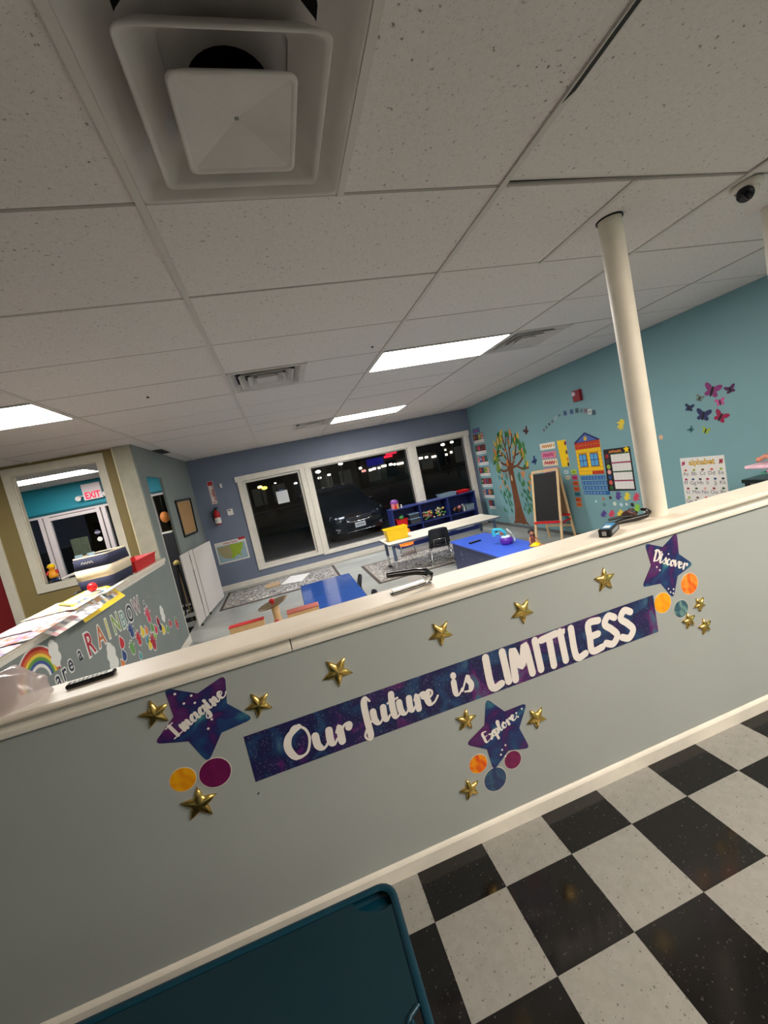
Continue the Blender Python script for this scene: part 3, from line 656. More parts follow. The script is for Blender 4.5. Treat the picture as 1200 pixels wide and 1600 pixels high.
def letter(ch, u, v, size, col, label, rot=0, xs=1.0, white_in=False):
    g = G(); f = LW
    v = v-.35*size
    g.text(f, ch, u, v, size, .0008, bord, rot, bold=.075, xs=xs)
    g.text(f, ch, u, v, size, .0016, mat('letter_%d_%d_%d' % col, col, .6), rot, bold=.012, xs=xs)
    tag(obj('letter_sticker', g), label, 'letter', 'letters of the rainbow sentence')
dk = (44, 48, 66)
for ch, u, v, s, c, lab in [('a', 2.887, .850, .16, dk, 'small dark letter a, first of the word are on the rainbow wall'), ('r', 2.969, .860, .16, dk, 'small dark letter r in the word are on the rainbow wall'),
    ('e', 3.055, .882, .16, dk, 'small dark letter e in the word are on the rainbow wall'), ('a', 3.192, .896, .15, dk, 'small dark single letter a before the word RAINBOW'),
    ('R', 3.364, .905, .235, (176, 44, 60), 'tall crimson letter R starting the word RAINBOW'), ('A', 3.534, .900, .22, (196, 112, 70), 'tall orange letter A in the word RAINBOW'),
    ('I', 3.674, .908, .22, (212, 200, 96), 'tall pale yellow letter I in the word RAINBOW'), ('N', 3.839, .900, .22, (134, 164, 82), 'tall olive green letter N in the word RAINBOW'),
    ('B', 3.991, .885, .21, (122, 162, 152), 'tall pale teal letter B in the word RAINBOW'), ('O', 4.158, .890, .22, (36, 40, 62), 'tall navy letter O in the word RAINBOW'),
    ('W', 4.347, .910, .21, (140, 104, 116), 'tall dusty mauve letter W ending the word RAINBOW'), ('a', 4.562, .883, .13, (50, 50, 74), 'small dark round letter sticker after the word RAINBOW')]:
    letter(ch, u, v, s, c, lab, 0, .82)
g = G()
for i, w in enumerate(['in a', 'world', 'of', 'clouds']): pass
for i in range(7): g.stroke(LW, [(4.66+i*.06, .89-.012*i), (4.675+i*.06, .915-.012*i), (4.69+i*.06, .89-.012*i), (4.70+i*.06, .915-.012*i)], .006, .0008, mat('faint_letter', (150, 152, 156), .6), True)
tag(obj('letter_sticker', g), 'faint pale small lettering at the end of the rainbow sentence', 'letter')
def cloudst(u, v, s, label, sx=1):
    g = G(); cloud(g, LW, u, v, s, 0, .0012, bord); tag(obj('cloud_sticker', g), label, 'wall sticker', 'white cloud stickers on the rainbow wall')
cloudst(3.62, .675, .13, 'white cloud sticker below the letter R of RAINBOW')
cloudst(4.985, .625, .10, 'white cloud sticker at the right end of the rainbow wall')
def hand(g, fr, u, v, s, n0, n1, m, rot=0):
    g.disc(fr, u, v, .36*s, n0, n1, m, 14, .42*s, rot)
    for a, L in ((-1.15, .55), (-.45, .9), (-.1, 1.0), (.25, .92), (.62, .72)):
        d = a + rot + PI/2; g.disc(fr, u+math.cos(d)*.62*s*L**.5, v+math.sin(d)*.62*s*L**.5, .32*s*L**.5, n0, n1+.0001, m, 10, .095*s, d)
def drop(g, fr, u, v, s, n0, n1, m, rot=0):
    pts = []
    for i in range(16):
        a = 2*PI*i/16; r = .5*s*(1+.55*max(0, math.cos(a))**6); x = math.sin(a)*.5*s*(1-.2*math.cos(a)); y = math.cos(a)*r
        pts.append((u+x*math.cos(rot)-y*math.sin(rot), v+x*math.sin(rot)+y*math.cos(rot)))
    g.poly(fr, pts, n0, n1, m)
CN = {'red': (196, 44, 58), 'blue': (44, 70, 130), 'navy': (40, 54, 96), 'green': (96, 150, 72), 'yellow': (228, 202, 62), 'orange': (222, 128, 66), 'teal': (76, 150, 160), 'pink': (206, 70, 96), 'crimson': (170, 34, 60), 'purple': (86, 66, 140), 'white': (225, 225, 220), 'lime': (140, 196, 70)}
SPL = [('drop', 'red', 3.844, 0.716, .085, 'the red drop sticker right of the cloud below RAINBOW'), ('drop', 'blue', 3.822, 0.609, .08, 'the blue drop sticker, second one down right of the cloud'), ('drop', 'orange', 3.755, 0.557, .07, 'the orange drop sticker lowest by the cap of the half wall'),
    ('hand', 'blue', 4.087, 0.721, .10, 'the dark blue hand print under the letter I'), ('hand', 'green', 4.013, 0.584, .09, 'the green hand print in the lower row of the rainbow wall'), ('drop', 'teal', 4.133, 0.478, .06, 'the teal drop beside the green hand print'),
    ('hand', 'red', 4.200, 0.604, .10, 'the red hand print under the letter N'), ('drop', 'yellow', 4.324, 0.643, .085, 'the yellow drop under the letter B'), ('drop', 'orange', 4.424, 0.624, .07, 'the orange drop next to the yellow one'),
    ('hand', 'pink', 4.573, 0.714, .12, 'the pink hand print high under the letter W'), ('drop', 'teal', 4.376, 0.544, .07, 'the teal drop in the middle of the hand prints'), ('drop', 'yellow', 4.414, 0.482, .09, 'the large yellow drop below the teal one'),
    ('hand', 'crimson', 4.516, 0.443, .13, 'the crimson hand print beside the large yellow drop'), ('drop', 'lime', 4.598, 0.500, .06, 'the lime drop above the crimson hand print'), ('drop', 'green', 4.588, 0.597, .08, 'the green drop in the upper middle of the prints'),
    ('drop', 'pink', 4.676, 0.546, .08, 'the pink drop left of the navy one'), ('drop', 'crimson', 4.795, 0.599, .08, 'the crimson drop touching the white cloud at the right end'), ('drop', 'navy', 4.812, 0.527, .08, 'the navy drop below the right cloud'),
    ('drop', 'yellow', 4.885, 0.472, .09, 'the yellow drop below the right cloud'), ('drop', 'green', 5.012, 0.428, .07, 'the green drop right of the yellow one'), ('drop', 'red', 5.150, 0.454, .07, 'the small red drop right of the last cloud'),
    ('hand', 'red', 5.378, 0.353, .09, 'the red hand print nearest the doorway'), ('drop', 'green', 5.373, 0.438, .05, 'the small dark green drop nearest the doorway')]
for k, c, u, v, s, lab in SPL:
    g = G(); (hand if k == 'hand' else drop)(g, LW, u, v, s*(1.25 if k == 'hand' else 1.22), 0, .0006, bord, .2); (hand if k == 'hand' else drop)(g, LW, u, v, s*(1.05 if k == 'hand' else 1), .0006, .0014, mat('paint_'+c, CN[c], .6), .2)
    tag(obj('paint_sticker', g), lab[4:] + '' if lab.startswith('the ') else lab, 'wall sticker', 'hand and drop stickers on the rainbow wall')
# ================================================================== CLASSROOM FURNITURE
navy_lam = mat('navy_laminate', (34, 48, 112), .4, noise=(4, .1)); blue_top = mat('bright_blue_top', (62, 98, 212), .35)
grey_metal = mat('blue_grey_metal', (92, 108, 136), .4, .3)
# blue table whose top mirrors the window
glossy_blue = mat('glossy_blue_top', (44, 82, 158), .12, coat=.4)
def table(name, x0, x1, y0, y1, z, th, topm, edge, legs, legm, label, r=.022, extra=None, inset=.07):
    t = empty(name, ((x0+x1)/2, (y0+y1)/2, 0), label=label, cat='table')
    g = G(); g.box((x0, y0, z-th), (x1, y1, z), edge); g.box((x0+.004, y0+.004, z), (x1-.004, y1-.004, z+.0015), topm); obj('table_top', g, t, bevel=.004)
    for sx, sy in ((0, 0), (1, 0), (1, 1), (0, 1)):
        x = x0+inset if sx == 0 else x1-inset; y = y0+inset if sy == 0 else y1-inset
        zf = .0105 if name == 'long_table' else 0
        g = G(); g.cyl((x, y, zf), (x, y, z*.45), r*.8, chrome, n=14); g.cyl((x, y, z*.42), (x, y, z-th), r, legm, n=14); g.cyl((x, y, zf), (x, y, .02+zf), r*1.1, black, n=14); obj('leg', g, t)
    return t
table('low_table', -.035, .585, 3.75, 5.06, .50, .024, glossy_blue, black, 4, black, 'low table with a glossy blue top reflecting the window, just behind the half wall')
table('long_table', 1.42, 3.42, 6.16, 6.86, .50, .028, mat('white_laminate', (226, 220, 206), .35), mat('grey_blue_edge', (104, 116, 134), .5), 4, grey_metal, 'long low white topped table with blue grey legs in front of the toy shelf', r=.026, inset=.09)
# blue cabinet used as a table
t = empty('low_cabinet', (2.47, 4.75, 0), label='low navy cabinet with a bright blue top carrying toys, right of the small black chair', cat='cabinet')
g = G(); g.box((2.20, 3.95, .01), (2.74, 5.49, .425), mat('slate_navy_side', (54, 62, 100), .4, noise=(5, .08))); obj('body', g, t, bevel=.004)
g = G(); g.box((2.18, 3.93, .425), (2.76, 5.51, .45), blue_top); obj('cabinet_top', g, t, bevel=.005)
g = G()
for i in range(9): y = random.uniform(4.3, 5.3); z = random.uniform(.08, .36); g.box((2.1985, y, z), (2.2, y+.012, z+random.uniform(.02, .07)), mat('scratch', (130, 136, 160), .7))
obj('scratches', g, t)['kind'] = 'stuff'
# toy shelf below the windows
t = empty('toy_shelf', (2.95, 8.2, 0), label='navy blue open toy shelf with three bays standing under the right hand windows', cat='shelf')
X0, X1, Y0, Y1 = 2.06, 3.93, 8.00, 8.38; bays = (2.06, 2.66, 3.30, 3.93); TOP = .83
for i, x in enumerate(bays):
    g = G(); g.box((x-.014, Y0, .05), (x+.014, Y1, TOP), navy_lam); obj('side_panel' if i in (0, 3) else 'divider', g, t, bevel=.003)
for nm, z in (('shelf_top', TOP), ('shelf_board', .44), ('bottom_board', .09)):
    g = G(); g.box((X0-.02, Y0-.005, z-.022), (X1+.02, Y1, z), navy_lam); obj(nm, g, t, bevel=.003)
g = G(); g.box((X0, Y1-.012, .09), (X1, Y1-.002, TOP), navy_lam); obj('back_panel', g, t)
g = G(); g.box((X0, Y0+.02, .0), (X1, Y1, .068), navy_lam); obj('plinth', g, t)
def bin_(name, x0, x1, y0, y1, z0, z1, m, label, cat='bin', lid=None, taper=.88, group=None, rim=None, clear=False):
    t = empty(name, ((x0+x1)/2, (y0+y1)/2, z0), label=label, cat=cat, group=group)
    cx, cy = (x0+x1)/2, (y0+y1)/2; w, d = (x1-x0)/2, (y1-y0)/2; k = taper; e = .003
    def R(s, z, o=0): return [(cx+a*(w*s-o), cy+b*(d*s-o), z) for a, b in ((-1,-1),(1,-1),(1,1),(-1,1))]
    vs = R(k, z0)+R(1, z1)+R(1, z1, e)+R(k, z0+e, e)
    g = G(); g.add(vs, [(3,2,1,0)]+[(i, (i+1)%4, 4+(i+1)%4, 4+i) for i in range(4)]+[(4+i, 4+(i+1)%4, 8+(i+1)%4, 8+i) for i in range(4)]+[(8+i, 8+(i+1)%4, 12+(i+1)%4, 12+i) for i in range(4)]+[(12,13,14,15)], m)
    obj('tub', g, t)
    g = G()
    for a, b in ((0, 1), (1, 2), (2, 3), (3, 0)): P = R(1.03, z1-.006); g.bar(P[a], P[b], .012, .010, rim or m)
    obj('rim', g, t)
    if lid: g = G(); g.box((x0-.006, y0-.006, z1), (x1+.006, y1+.006, z1+.016), lid); obj('lid', g, t, bevel=.004)
    return t
yel = mat('yellow_plastic', (250, 208, 20), .4)
def toybox(x0, x1, y0, y1, z0, z1, n, cols, label, s=.028):
    """a heap of toys standing loose: each toy its own thing is too small, so one piece of stuff"""
    g = G()
    for i in range(n):
        c = random.choice(cols); x = random.uniform(x0+s, x1-s); y = random.uniform(y0+s, y1-s); z = random.uniform(z0+s*.6, z1-s*.6)
        k = random.random()
        if k < .4: g.ball((x, y, z), s*random.uniform(.5, .9), c, 8)
        elif k < .8: g.box((x-s*.6, y-s*.6, z-s*.5), (x+s*.6, y+s*.6, z+s*.5), c, Euler((random.random(), random.random(), random.random()*3)).to_matrix())
        else: g.cyl((x-s, y, z), (x+s, y+s*.4, z+s*.3), s*.3, c, n=8)
    return g
TCOL = [mat('toy_'+k, v, .45) for k, v in {'red': (196, 40, 44), 'cream': (226, 206, 178), 'green': (70, 150, 74), 'yellow': (226, 190, 60), 'pink': (214, 130, 140), 'blue': (50, 90, 170), 'brown': (150, 92, 56), 'white': (220, 218, 210)}.items()]
tag(obj('toy_heap', toybox(2.72, 3.00, 8.02, 8.25, .44, .64, 46, TCOL, '')), 'mixed small cream and pink toys heaped in the middle bay of the navy shelf', 'toys', kind='stuff')
tag(obj('toy_heap', toybox(3.02, 3.26, 8.02, 8.25, .44, .66, 36, TCOL[1:4], '')), 'mixed yellow and green small toys heaped at the right of the middle bay', 'toys', kind='stuff')
bin_('toy_bin', 2.12, 2.36, 8.02, 8.30, .44, .60, red, 'red plastic bin holding a green toy in the left bay of the navy shelf')
g = G(); g.ball((2.27, 8.14, .62), .05, TCOL[2], 12, (1.2, 1, .8)); g.cyl((2.27, 8.14, .65), (2.29, 8.14, .68), .015, TCOL[2], n=8); tag(obj('green_toy', g), 'small green rounded toy lying in the red bin of the left bay', 'toy')
clearp = mat('clear_plastic', (150, 170, 185), .25, alpha=.55); ltb = mat('pale_blue_lid', (120, 150, 178), .4)
bin_('storage_box', 2.42, 2.64, 8.02, 8.30, .44, .54, mat('smoky_plastic', (60, 66, 74), .3), 'smoky storage box with pale blue lid, lower of two in the left bay', 'box', lid=ltb, taper=.95)
bin_('storage_box', 2.42, 2.63, 8.04, 8.29, .556, .64, mat('smoky_plastic', (60, 66, 74), .3), 'smoky storage box with pale blue lid, upper of two in the left bay', 'box', lid=ltb, taper=.95)
g = toybox(3.42, 3.62, 8.03, 8.2, .44, .62, 12, [TCOL[6], black, TCOL[4]], '', .045); tag(obj('toy_heap', g), 'brown and dark toy figures heaped in the right bay of the navy shelf', 'toys', kind='stuff')
g = G(); g.tube([(3.66, 8.05, .44), (3.66, 8.05, .54), (3.63, 8.06, .60)], [.018, .014, .02], TCOL[7], 8); tag(obj('white_bottle', g), 'small slanted white bottle in the right bay of the navy shelf', 'bottle')
bin_('storage_box', 3.70, 3.90, 8.04, 8.30, .44, .56, clearp, 'clear empty looking box at the far right of the right bay', 'box', taper=.93)
# on top of the shelf
t = empty('play_house', (2.18, 8.14, .83), label='small pink and purple toy house on the left end of the navy shelf', cat='toy')
g = G(); g.box((2.11, 8.08, .83), (2.25, 8.20, .95), mat('toy_pink', (214, 70, 110), .45)); obj('walls', g, t, bevel=.008)
g = G(); g.lathe((2.18, 8.14, .94), [(.085, 0), (.085, .03), (.06, .07), (0, .085)], mat('toy_purple', (120, 60, 140), .45), 14); obj('roof', g, t)
g = G(); g.box((2.15, 8.072, .83), (2.20, 8.08, .91), TCOL[0]); obj('doorway', g, t)
for x, c, lab in ((2.215, TCOL[3], 'tiny yellow toy figure in front of the pink toy house'), (2.29, TCOL[7], 'tiny white toy figure right of the pink toy house')):
    g = G(); g.cyl((x, 8.05, .83), (x, 8.05, .87), .02, c, .012, 10); g.ball((x, 8.05, .885), .018, c, 10); tag(obj('toy_figure', g), lab, 'toy')
bin_('storage_box', 3.20, 3.55, 8.05, 8.33, .83, .90, clearp, 'clear flat box with a pale blue rim on top of the navy shelf', 'box', rim=ltb, taper=.95)
bin_('toy_tray', 3.58, 3.86, 8.06, 8.32, .83, .885, red, 'flat red plastic tray at the right end of the shelf top', 'tray')
bin_('toy_bin', 2.12, 2.46, 7.98+.04, 8.30, .09, .26, mat('orange_plastic', (240, 124, 24), .4), 'orange plastic bin at the bottom of the left bay')
bin_('toy_bin', 2.49, 2.64, 8.02, 8.30, .09, .24, mat('maroon_plastic', (150, 24, 50), .4), 'maroon bin beside the orange one at the bottom of the navy shelf')
for i, (c, lab) in enumerate(((TCOL[7], 'white picture book lying flat at the bottom middle bay'), (TCOL[6], 'brown picture book lying on the white one at the bottom'), (TCOL[4], 'pinkish picture book topmost of the three at the bottom'))):
    g = G(); g.box((2.95+.03*i, 8.02, .091+.024*i), (3.22+.02*i, 8.22, .113+.024*i), c, Matrix.Rotation(.1*i, 3, 'Z')); tag(obj('picture_book', g, bevel=.003), lab, 'book', 'picture books at the bottom of the navy shelf')
bin_('storage_box', 3.38, 3.80, 8.01, 8.28, .09, .20, mat('milky_plastic', (214, 216, 214), .4), 'milky white box with stacked papers at the bottom right of the navy shelf', 'box', taper=.95)
# yellow bin on the long table
bin_('toy_bin', 1.485, 1.86, 6.42, 6.66, .5015, .70, yel, 'bright yellow plastic bin on the left end of the long white table')
# chairs
seatm = mat('black_shell', (28, 32, 42), .4)
def chair(name, loc, rz, label, sm=seatm, group=None, s=1.0):
    """child's school chair: moulded back and seat on chrome legs; the back towards local -y"""
    t = empty(name, (0, 0, 0), 0, label, 'chair', group)
    g = G(); n = 7; vs = []
    W = .17*s; D = .155*s; H = .27*s
    for i in range(n):
        for j in range(n):
            u = -1+2*i/(n-1); v = -1+2*j/(n-1); q = 1-.12*abs(v)**4
            vs.append((u*W*q, v*D*(1-.12*abs(u)**4), H+.008*u*u+.012*(1 if v < 0 else -1)*v*v))
    fs = [(i*n+j, (i+1)*n+j, (i+1)*n+j+1, i*n+j+1) for i in range(n-1) for j in range(n-1)]
    g.add(vs, fs, sm, True); o = obj('seat', g, t, origin=(0, 0, H)); md = o.modifiers.new('thick', 'SOLIDIFY'); md.thickness = .012
    g = G(); vs = []
    for i in range(n):
        for j in range(n):
            u = -1+2*i/(n-1); v = j/(n-1); w = W*(1-.10*v-.16*max(0, v-.7)**1*abs(u)**2)
            vs.append((u*w, -D*.98-.075*v*s+.035*u*u*s*0+.03*s*(u*u)*1, H+.06*s+.27*s*v-.05*s*abs(u)**4*max(0, v-.6)))
    g.add(vs, [(i*n+j, i*n+j+1, (i+1)*n+j+1, (i+1)*n+j) for i in range(n-1) for j in range(n-1)], sm, True); o = obj('backrest', g, t, origin=(0, -D, H)); md = o.modifiers.new('thick', 'SOLIDIFY'); md.thickness = .012
    r = .0095*s
    for sx in (-1, 1):
        g = G(); g.tube([(sx*W*.8, D*.6, H-.01), (sx*W*.92, D*.95, H-.06*s), (sx*W*1.05, D*1.25, .0)], r, chrome); g.cyl((sx*W*1.05, D*1.25, 0), (sx*W*1.05, D*1.25, .014), r*1.5, white, n=8); obj('leg', g, t)
        g = G(); g.tube([(sx*W*.8, -D*.4, H-.01), (sx*W*.92, -D*.8, H-.05*s), (sx*W*1.08, -D*1.35, 0)], r, chrome); g.cyl((sx*W*1.08, -D*1.35, 0), (sx*W*1.08, -D*1.35, .014), r*1.5, white, n=8); obj('leg', g, t)
    g = G(); g.tube([(-W*.55, -D*.3, H-.012), (-W*.55, -D*1.05, H+.01), (-W*.55, -D*1.28, H+.15*s), (W*.55, -D*1.28, H+.15*s), (W*.55, -D*1.05, H+.01), (W*.55, -D*.3, H-.012)], r*.9, chrome); obj('back_frame', g, t)
    t.location = loc; t.rotation_euler = (0, 0, rz)
    return t
chair('school_chair', (2.26, 6.20, .0105), -.25, "child's black shell chair with chrome legs, its back to us at the long white table", s=1.0)
chair('school_chair', (.50, 4.80, 0), 1.50, "child's dark chair at the right side of the blue table, the farther one", s=.84)
chair('school_chair', (.50, 4.00, 0), 1.54, "child's dark chair at the right side of the blue table, the nearer one", s=.84)
chair('school_chair', (2.02, 7.28, .0105), 2.9, "child's brown legged orange chair beyond the long table", mat('orange_plastic', (240, 124, 24), .4), s=.80)
# easel
t = empty('easel', (4.0, 5.6, 0), label="child's wooden standing easel with a blackboard and red trays beside the teal wall", cat='easel')
a0, a1 = Vector((3.905, 5.79, 1.13)), Vector((4.10, 5.43, 1.13)); f0, f1 = Vector((3.69, 5.67, .0)), Vector((3.885, 5.31, .0)); b0, b1 = Vector((4.09, 5.88, 0)), Vector((4.285, 5.50, 0))
nrm = (a1-a0).cross(f0-a0).normalized(); nrm = -nrm if nrm.x > 0 else nrm
for p, q in ((a0, f0), (a1, f1)): g = G(); g.bar(p, q, .036, .022, wood, up=tuple(nrm)); obj('leg', g, t, bevel=.003)
for p, q in ((a0, b0), (a1, b1)): g = G(); off = Vector((.02, .01, 0)); g.bar(p+off, q, .034, .022, wood, up=tuple(nrm)); obj('leg', g, t, bevel=.003)
L = lambda p, q, s: p+(q-p)*s
g = G(); g.bar(a0, a1, .03, .04, wood); obj('top_rail', g, t, bevel=.003)
g = G(); P = [L(a0, f0, .03), L(a1, f1, .03), L(a1, f1, .68), L(a0, f0, .68)]; g.add([p+nrm*.002 for p in P]+[p-nrm*.006 for p in P], [(0,1,2,3), (7,6,5,4), (0,4,5,1), (1,5,6,2), (2,6,7,3), (3,7,4,0)], mat('chalkboard', (12, 13, 14), .6)); obj('blackboard', g, t)
off = Vector((.015, .01, 0)); g = G(); P = [L(a0, b0, .05)+off, L(a1, b1, .05)+off, L(a1, b1, .66)+off, L(a0, b0, .66)+off]; g.add(P+[p+Vector((.008, .004, 0)) for p in P], [(0,1,2,3), (7,6,5,4), (0,4,5,1), (1,5,6,2), (2,6,7,3), (3,7,4,0)], mat('board_back', (150, 122, 92), .7)); obj('back_board', g, t)
g = G(); g.bar(L(a0, f0, .70)+nrm*.025, L(a1, f1, .70)+nrm*.025, .07, .028, red); obj('tray', g, t, bevel=.004)
g = G(); g.bar(L(a0, b0, .66), L(a1, b1, .66)+Vector((.01, -.01, 0)), .06, .03, red); obj('tray', g, t, bevel=.004)
g = G(); g.bar(L(a0, b0, .82), L(a1, b1, .82), .02, .03, wood); obj('stretcher', g, t)
g = G(); g.bar(L(a1, f1, .72), L(a1, b1, .72), .012, .03, red); obj('side_brace', g, t)
# folding half door by the doorway
dw = mat('door_white', (214, 208, 204), .45)
t = empty('folding_gate', (-1.5, 6.9, 0), label='white half height folding door leaning open beside the doorway', cat='gate')
def panel(p, q, z0, z1, th, slots):
    g = G(); p = Vector((*p, 0)); q = Vector((*q, 0)); d = (q-p).normalized(); nn = Vector((-d.y, d.x, 0)); vs = []
    c = (p+q)/2; L_ = (q-p).length; ang = math.atan2(d.y, d.x)
    g.box((c.x-L_/2, c.y-th/2, z0), (c.x+L_/2, c.y+th/2, z1), dw, Matrix.Rotation(ang, 3, 'Z')); return g
obj('narrow_panel', panel((-1.545, 6.22), (-1.53, 6.62), .04, 1.10, .022, 0), t, bevel=.004)
obj('hinge_stile', panel((-1.53, 6.66), (-1.515, 6.80), .04, 1.10, .03, 0), t, bevel=.004)
obj('wide_panel', panel((-1.515, 6.86), (-1.415, 7.80), .04, 1.09, .03, 0), t, bevel=.004)
g = G(); g.box((-1.534, 6.62, .25), (-1.52, 6.66, .80), black); g.box((-1.534, 6.62, .92), (-1.52, 6.66, 1.04), black); obj('panel_gap_shade', g, t)  # black fills painting the dark gaps between the gate panels
g = G(); g.box((-1.52, 6.80, .04), (-1.505, 6.86, 1.09), mat('hinge_grey', (150, 144, 138), .5)); obj('hinge', g, t)
for x, y in ((-1.54, 6.4), (-1.47, 7.6), (-1.51, 6.95)): g = G(); g.cyl((x, y, 0), (x, y, .045), .018, black, n=10); obj('foot', g, t)
# rugs
rugm = ramp_mat('floral_rug', 'noise', 6.5, [(.40, (84, 78, 78)), (.44, (188, 184, 176)), (.475, (194, 190, 182)), (.50, (84, 78, 78)), (.58, (98, 92, 92)), (.61, (204, 200, 192))], .95, 5, distort=2.2)
rugb = mat('rug_border', (72, 64, 62), .95); rugc = mat('rug_cream', (150, 144, 134), .95)
def rug(x0, y0, x1, y1, label):
    t = empty('rug', ((x0+x1)/2, (y0+y1)/2, 0), label=label, cat='rug')
    g = G(); g.box((x0, y0, .0), (x1, y1, .007), rugb); obj('border', g, t, bevel=.002)
    g = G(); g.box((x0+.05, y0+.05, .007), (x1-.05, y1-.05, .0085), rugc); obj('inner_band', g, t)
    g = G(); g.box((x0+.08, y0+.08, .0085), (x1-.08, y1-.08, .010), rugm); obj('field', g, t)
rug(-1.38, 6.95, .68, 8.20, 'grey and cream floral rug on the floor under the left window')
rug(1.10, 5.95, 3.05, 7.40, 'grey and cream floral rug under the long white table')
g = G(); g.box((-.30, 7.55, .011), (.10, 8.10, .016), paper_m, Matrix.Rotation(-.35, 3, 'Z')); tag(obj('paper_sheet', g), 'large white sheet of paper lying on the rug under the left window', 'paper')
g = G(); g.box((-.66, 7.62, .011), (-.40, 7.95, .026), mat('cardboard', (168, 140, 104), .8), Matrix.Rotation(.1, 3, 'Z')); tag(obj('cardboard_sheet', g), 'flat brown cardboard piece on the left rug beside the white paper', 'cardboard')
# toys on the navy cabinet
t = empty('remote_control', (2.36, 5.08, .45), label='small dark handset lying on the bright blue cabinet top', cat='remote'); tm_ = Matrix.Rotation(.1, 3, 'Z')
g = G(); g.box((2.27, 5.04, .451), (2.45, 5.085, .468), gloss_black, tm_); obj('body', g, t, bevel=.006); g = G(); g.box((2.29, 5.05, .468), (2.43, 5.077, .470), mat('grey_keys', (90, 88, 90), .5), tm_); obj('keypad', g, t)
t = empty('toy_spray_pot', (2.52, 4.55, .45), label='purple toy pot with a turquoise toy pump and white handle on the blue cabinet', cat='toy')
pur = mat('toy_violet', (92, 40, 160), .35); tq = mat('toy_turquoise', (70, 190, 214), .35)
g = G(); g.lathe((2.545, 4.55, .45), [(0, 0), (.062, 0), (.076, .02), (.078, .05), (.070, .085), (.05, .09), (0, .09)], pur, 20); obj('pot', g, t)
g = G(); g.lathe((2.545, 4.55, .54), [(.058, 0), (.058, .012), (.03, .02), (0, .02)], mat('ice_white', (210, 226, 236), .4), 18); obj('lid', g, t)
g = G(); g.tube([(2.54, 4.55, .555), (2.54, 4.55, .61), (2.50, 4.57, .645), (2.45, 4.59, .655), (2.415, 4.60, .66)], [.024, .026, .02, .018, .016], tq, 10); g.ball((2.46, 4.58, .60), .024, tq, 10, (1.3, 1, .6)); g.box((2.40, 4.585, .575), (2.43, 4.615, .66), tq); obj('pump', g, t)
g = G(); g.tube([(2.56, 4.53, .645), (2.60, 4.51, .59), (2.625, 4.50, .52), (2.63, 4.50, .475)], .011, TCOL[7], 8); obj('handle', g, t)
g = G(); g.ball((2.49, 4.54, .60), .014, TCOL[0], 8); obj('knob', g, t)
t = empty('doll', (2.66, 4.16, .45), label='small dark haired doll with a yellow skirt at the near end of the blue cabinet', cat='doll')
g = G(); g.lathe((2.66, 4.16, .45), [(0, 0), (.05, 0), (.052, .01), (.03, .05), (.026, .075), (.03, .10), (.012, .125), (0, .125)], mat('doll_cloth', (120, 60, 50), .7), 14); obj('torso', g, t)
g = G(); g.ball((2.66, 4.16, .605), .032, mat('doll_skin', (170, 116, 84), .6), 14); obj('head', g, t)
g = G(); g.ball((2.664, 4.17, .613), .038, black, 14, (1, 1, 1.05)); g.ball((2.68, 4.18, .565), .03, black, 10, (1, 1, 1.6)); obj('hair', g, t)
g = G(); g.lathe((2.67, 4.14, .452), [(0, 0), (.07, .0), (.06, .018), (.03, .04), (0, .045)], yel, 14); obj('skirt', g, t)
for sx in (-1, 1): g = G(); g.tube([(2.66+sx*.026, 4.16, .56), (2.66+sx*.05, 4.14, .52), (2.66+sx*.06, 4.11, .49)], [.010, .009, .008], MATS['doll_skin'], 8); obj('arm', g, t)
for sx in (-1, 1): g = G(); g.tube([(2.66+sx*.015, 4.14, .462), (2.66+sx*.02+.04, 4.09, .460), (2.66+sx*.02+.07, 4.05, .459)], .009, MATS['doll_skin'], 8); obj('leg', g, t)
# ================================================================== OUTSIDE: car park at night
asph = ramp_mat('asphalt', 'noise', 30, [(.3, (52, 50, 46)), (.7, (74, 71, 66))], .85, 6)
g = G(); g.box((-40, YB+.15, -.30), (60, 90, -.25), asph); struct('ground_outside', g)
g = G(); g.box((-8, YB+.15, -.25), (10, YB+1.5, -.12), mat('pavement_concrete', (110, 106, 98), .8, noise=(3, .15))); struct('pavement', g)
g = G(); g.box((-14, 19.5, -.25), (24, 24, -.12), ramp_mat('verge_grass', 'noise', 14, [(.3, (30, 38, 22)), (.7, (62, 70, 40))], .95)); struct('grass_verge', g)
carb = mat('car_dark_paint', (26, 30, 36), .22, .3, coat=.6); carg = mat('car_glass', (20, 26, 30), .06); tyre = mat('tyre', (14, 14, 14), .8); lamp_m = mat('headlamp', (190, 198, 204), .12, .3); plate_m = mat('number_plate', (206, 208, 206), .5, emit=(206, 208, 206), es=.04)
cx, cy, cz = 2.12, 12.4, -.25
t = empty('parked_car', (cx, cy, cz), 0, 'dark sport utility car parked nose in outside the middle window', 'car')
def loft(g, secs, m):
    n = len(secs[0]); vs = [p for s in secs for p in s]
    g.add(vs, [(i*n+j, i*n+(j+1) % n, (i+1)*n+(j+1) % n, (i+1)*n+j) for i in range(len(secs)-1) for j in range(n)], m, True)
    g.add(vs, [tuple(range(n))[::-1], tuple(range((len(secs)-1)*n, len(secs)*n))], m)
def sec(y, w, z0, z1, r=.12):
    return [(cx-w, y, z0+r), (cx-w+.04, y, z0), (cx+w-.04, y, z0), (cx+w, y, z0+r), (cx+w, y, z1-r), (cx+w-r, y, z1-.02), (cx, y, z1), (cx-w+r, y, z1-.02), (cx-w, y, z1-r)]
g = G(); loft(g, [sec(12.42, .66, .0, .42), sec(12.48, .84, -.05, .62), sec(12.75, .90, -.07, .74), sec(13.4, .92, -.07, .80), sec(14.2, .92, -.07, .80), sec(16.6, .91, -.07, .82), sec(16.95, .84, 0, .70)], carb); obj('body', g, t)
